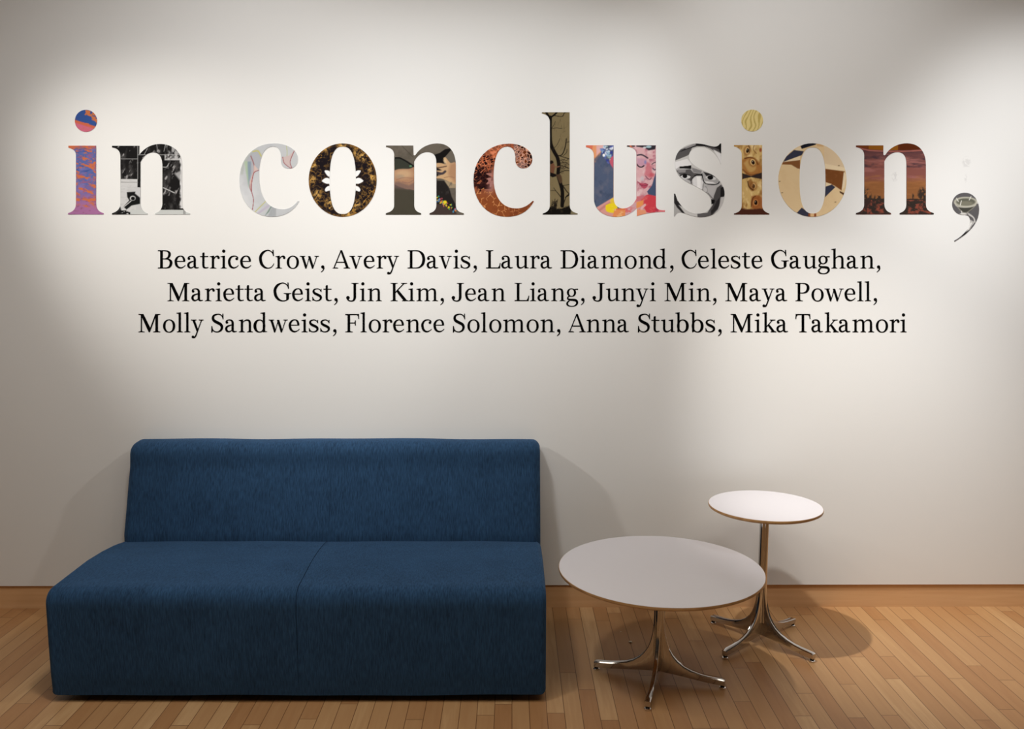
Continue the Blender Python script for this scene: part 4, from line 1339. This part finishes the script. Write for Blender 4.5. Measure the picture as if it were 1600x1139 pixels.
def pic_silver_bowl(x, y):
    p = Paint(x, y, (98, 96, 98))
    p.mix((p.noise(60, 60, 2, 3) - 0.5) * 0.5, (120, 118, 120))
    p.poly([(1332, 590), (1490, 590), (1450, 635), (1425, 655), (1395, 655), (1370, 630)], (72, 72, 66), 1, 5)
    p.curve([(1345, 600), (1380, 640), (1410, 652), (1450, 628), (1484, 596)], 6, (176, 172, 160), 0.7, 5)
    p.ell(1410, 574, 84, 37, (186, 184, 168), 1, 5)
    p.ell(1411, 574, 68, 26, (104, 104, 92), 1, 5)
    p.ell(1411, 584, 52, 16, (132, 130, 114), 0.9, 8)
    p.curve([(1332, 580), (1350, 604), (1410, 612), (1470, 602), (1492, 574)], 7, (206, 203, 190), 0.9, 4)
    for a, b in (((1345, 548), (1358, 570)), ((1448, 536), (1436, 560)), ((1372, 596), (1380, 566)), ((1380, 640), (1385, 658)), ((1488, 545), (1496, 585))):
        p.line([a, b], 6, (232, 230, 222), 1, 3)
    p.ell(1395, 660, 26, 8, (222, 220, 214), 1, 5)
    p.curve([(1425, 652), (1462, 680), (1480, 720)], 7, (206, 203, 196), 0.9, 4)
    p.curve([(1432, 664), (1470, 690), (1470, 720), (1445, 748)], 6, (226, 224, 220), 0.9, 4)
    p.poly([(1440, 700), (1470, 715), (1440, 770), (1415, 790), (1410, 770)], (196, 194, 190), 1, 8)
    p.line([(1428, 768), (1450, 725)], 9, (246, 245, 242), 1, 5)
    p.poly([(1435, 775), (1400, 815), (1370, 838), (1395, 800)], (44, 42, 42), 1, 6)
    p.line([(1340, 850), (1400, 815)], 8, (120, 118, 118), 1, 5)
    return p.c


# letter, frame, outlines (outer + holes), picture, label
TITLE = [
    ('i', FA, [path(I1)], [super_ellipse(253, 221, 98, 98)], None, pic_sunset, 'big letter i filled with a blue, violet and orange sunset painting'),
    ('n', FA, [path(N1)], None, None, pic_ink_print, 'big letter n filled with a black and white scratched ink print'),
    ('c', FB, [path(C1)], None, None, pic_pale_drawing, 'big pale grey letter c filled with a faint thin-lined coloured drawing'),
    ('o', FB, [super_ellipse(1187.5, 585, 340, 367)], None, [super_ellipse(1188, 587, 131, 337, 2.6)], pic_gold_lace, 'big black letter o with gold swirls and white butterfly notches'),
    ('n', FC, [path(N2)], None, None, pic_arms, 'big dark letter n filled with a painting of a pale arm and hand'),
    ('c', FC, [path(C2)], None, None, pic_copper_net, 'big copper brown letter c filled with a web of orange cracks'),
    ('l', FD, [path(L1)], None, None, pic_bare_tree, 'big olive letter l showing a bare tree with a climbing figure'),
    ('u', FD, [path(U1)], None, None, pic_sleeping_face, 'big letter u filled with a pink painted face and blue flowers'),
    ('s', FE, [path(S1)], None, None, pic_grey_portrait, 'big grey letter s filled with a black and white face in glasses'),
    ('i', FE, [path(I2)], [super_ellipse(870, 170, 102, 102)], None, pic_carved_eyes, 'big tan letter i filled with brown painted eyes'),
    ('o', FF, [super_ellipse(316.5, 417.5, 243.5, 262.5)], None, [super_ellipse(317.5, 420, 93, 236, 2.6)], pic_torn_collage, 'big beige letter o filled with torn brown and navy scraps'),
    ('n', FF, [path(N3)], None, None, pic_desert_dusk, 'big reddish brown letter n filled with a dusky desert landscape'),
    (',', FF, [path(Q1)], None, None, pic_silver_bowl, 'big grey comma filled with a silver bowl at the title end'),
]


# ------------------------------------------------------------------ lettering: meshes on the wall
CP, SP = math.cos(PITCH), math.sin(PITCH)


def on_wall(P, lift=0.0):
    """where points of the wall picture (its own drawing frame, 1600 x 1139) sit on the wall"""
    u, w = (P[:, 0] - 800) / F_PX, (P[:, 1] - 569.5) / F_PX
    d = np.stack([u, CP - w * SP, -SP - w * CP], 1)
    t = wall_y(0.0) / (d[:, 1] - YAW * d[:, 0])
    Q = d * t[:, None]
    Q[:, 2] += CAM_H
    n = np.array([YAW, -1.0, 0.0])
    return Q + n / np.linalg.norm(n) * lift


def in_any(x, y, polys):
    r = np.zeros(len(x), bool)
    for P in polys:
        lo, hi = P.min(0), P.max(0)
        s = (x >= lo[0]) & (x <= hi[0]) & (y >= lo[1]) & (y <= hi[1]) & ~r
        if not s.any():
            continue
        k = Paint(x[s], y[s], (0, 0, 0)).inside([tuple(p) for p in P])
        r[np.nonzero(s)[0][k]] = True
    return r


def fill_2d(adds, subs=(), extra=None):
    """triangulate the union of the outlines in adds minus those in subs"""
    V, E = [], []
    for P in list(adds) + list(subs):
        o = len(V)
        V += [Vector((float(a), float(b))) for a, b in P]
        E += [(o + i, o + (i + 1) % len(P)) for i in range(len(P))]
    if extra is not None:
        V += [Vector((float(a), float(b))) for a, b in extra]
    v, e, f = delaunay_2d_cdt(V, E, [], 0, 1e-4)[:3]
    v = np.array([(p[0], p[1]) for p in v])
    f = np.array([t for t in f if len(t) == 3], int)
    c = v[f].mean(1)
    keep = in_any(c[:, 0], c[:, 1], adds)
    if len(subs):
        keep &= ~in_any(c[:, 0], c[:, 1], subs)
    ar = np.abs(np.cross(v[f[:, 1]] - v[f[:, 0]], v[f[:, 2]] - v[f[:, 0]]))
    f = f[keep & (ar > 1e-7)]
    cnt = {}
    for t in f:
        for a, b in ((t[0], t[1]), (t[1], t[2]), (t[2], t[0])):
            cnt[(a, b)] = 1
    rim = [(a, b) for (a, b) in cnt if (b, a) not in cnt]
    used = np.unique(f)
    mp = -np.ones(len(v), int)
    mp[used] = np.arange(len(used))
    return v[used], mp[f], [(mp[a], mp[b]) for a, b in rim]


def raised(name, P2, tris, rim, mat, parent, origin, thick, colors=None):
    """a thin raised sheet on the wall: front face plus its cut edge"""
    top = on_wall(P2, thick) - origin
    bot = on_wall(P2, 0.0002) - origin
    n = len(P2)
    rv = sorted({i for e in rim for i in e})
    idx = {k: n + j for j, k in enumerate(rv)}
    verts = np.vstack([top, bot[rv]])
    a, b, c = top[tris[0]]
    flip = np.cross(b - a, c - a)[1] > 0
    faces = [tuple(t[::-1]) if flip else tuple(t) for t in tris.tolist()]
    for p, q in rim:
        s = (p, q, idx[q], idx[p])
        faces.append(s if flip else s[::-1])
    me = bpy.data.meshes.new(name)
    me.from_pydata(verts.tolist(), [], faces)
    if colors is not None:
        at = me.color_attributes.new('picture', 'FLOAT_COLOR', 'POINT')
        cc = np.vstack([colors, colors[rv]])
        at.data.foreach_set('color', np.hstack([cc, np.ones((len(cc), 1))]).astype(np.float32).ravel())
    me.update()
    return link_mesh(name, me, mat, parent)


def mat_print():
    m, N, L, P = new_mat('printed_picture')
    a = N.new('ShaderNodeAttribute')
    a.attribute_name = 'picture'
    L.new(a.outputs['Color'], P.inputs['Base Color'])
    tc = N.new('ShaderNodeTexCoord')
    n = N.new('ShaderNodeTexNoise')
    n.inputs['Scale'].default_value = 300
    L.new(tc.outputs['Object'], n.inputs['Vector'])
    r = N.new('ShaderNodeMapRange')
    r.inputs['To Min'].default_value = 0.8
    r.inputs['To Max'].default_value = 0.92
    L.new(n.outputs['Fac'], r.inputs['Value'])
    L.new(r.outputs['Result'], P.inputs['Roughness'])
    P.inputs['Specular IOR Level'].default_value = 0.05
    return m


M_PRINT = mat_print()
GRID = 0.8


def title_sheet(name, frame, outl, holes, pic, parent, origin, ink=1.0):  # ink: colour gain making up for dimmer light on the letter
    ox, oy, s = frame
    tr = lambda P: P / s + np.array([ox, oy])
    A, H = [tr(P) for P in outl], [tr(P) for P in holes or []]
    lo, hi = np.min([P.min(0) for P in A], 0), np.max([P.max(0) for P in A], 0)
    gx, gy = np.meshgrid(np.arange(lo[0], hi[0], GRID), np.arange(lo[1], hi[1], GRID))
    gx, gy = gx.ravel() + 0.13, gy.ravel() + 0.17
    k = in_any(gx, gy, A)
    if H:
        k &= ~in_any(gx, gy, H)
    v, f, rim = fill_2d(A, H, np.stack([gx[k], gy[k]], 1))
    z = (v - np.array([ox, oy])) * s
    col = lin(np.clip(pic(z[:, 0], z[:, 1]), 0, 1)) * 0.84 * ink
    return raised(name, v, f, rim, M_PRINT, parent, origin, 0.0016, col)


# brightness painted into each picture to offset weaker light on its wall spot
DIM_GAIN = {p[5]: 1.0 for p in TITLE}
DIM_GAIN.update({pic_sunset: 1.12, pic_ink_print: 1.05, pic_carved_eyes: 1.28, pic_torn_collage: 1.15, pic_desert_dusk: 1.15, pic_grey_portrait: 1.12, pic_sleeping_face: 1.06, pic_silver_bowl: 1.05})
for ch, frame, outl, dot, holes, pic, label in TITLE:
    P = np.vstack(outl) / frame[2] + np.array(frame[:2])
    base = on_wall(np.array([[P[:, 0].mean(), P[:, 1].max()]]))[0]
    if dot:
        t = thing('title_letter', label, 'letter', base, 0, 'letters of the wall title')
        title_sheet('stem', frame, outl, holes, pic, t, base, DIM_GAIN[pic])
        title_sheet('dot', frame, dot, None, pic, t, base, DIM_GAIN[pic])
    else:
        o = title_sheet('title_comma' if ch == ',' else 'title_letter', frame, outl, holes, pic, None, base, DIM_GAIN[pic])
        o.location = base
        tag(o, label, 'comma' if ch == ',' else 'letter', 'letters of the wall title')

GLY = {ch: fill_2d([q if np.cross(q[1] - q[0], q[2] - q[0]) >= 0 else q[::-1] for q in ps]) for ch, ps in glyphs().items()}
GL0 = {ch: min(q[:, 0].min() for q in ps) for ch, ps in glyphs().items()}
ORD = ['first', 'second', 'third', 'fourth', 'fifth', 'sixth', 'seventh']
ROWN = ['top', 'middle', 'bottom']
for ri, (yb, words) in enumerate(ROWS):
    pairs = [words[i:i + 2] for i in range(0, len(words), 2)]
    for ni, pair in enumerate(pairs):
        base = on_wall(np.array([[pair[0][1], yb]]))[0]
        place = 'last' if ni == len(pairs) - 1 else ORD[ni]
        t = thing('name_lettering', 'black serif two-word name, %s from the left in the %s row of wall names' % (place, ROWN[ri]) if place != 'last' else
                  'black serif two-word name, rightmost in the %s row of wall names' % ROWN[ri], 'lettering', base, 0, 'names on the wall')
        for word, x in pair:
            pen = x - GL0[word[0]] * EM / 1000
            for ch in word:
                v, f, rim = GLY[ch]
                P = np.stack([pen + v[:, 0] * EM / 1000, yb - v[:, 1] * EM / 1000], 1)
                raised('comma' if ch == ',' else 'letter', P, f, rim, M_BLACK, t, base, 0.0012)
                pen += ADV[ch] * EM / 1000
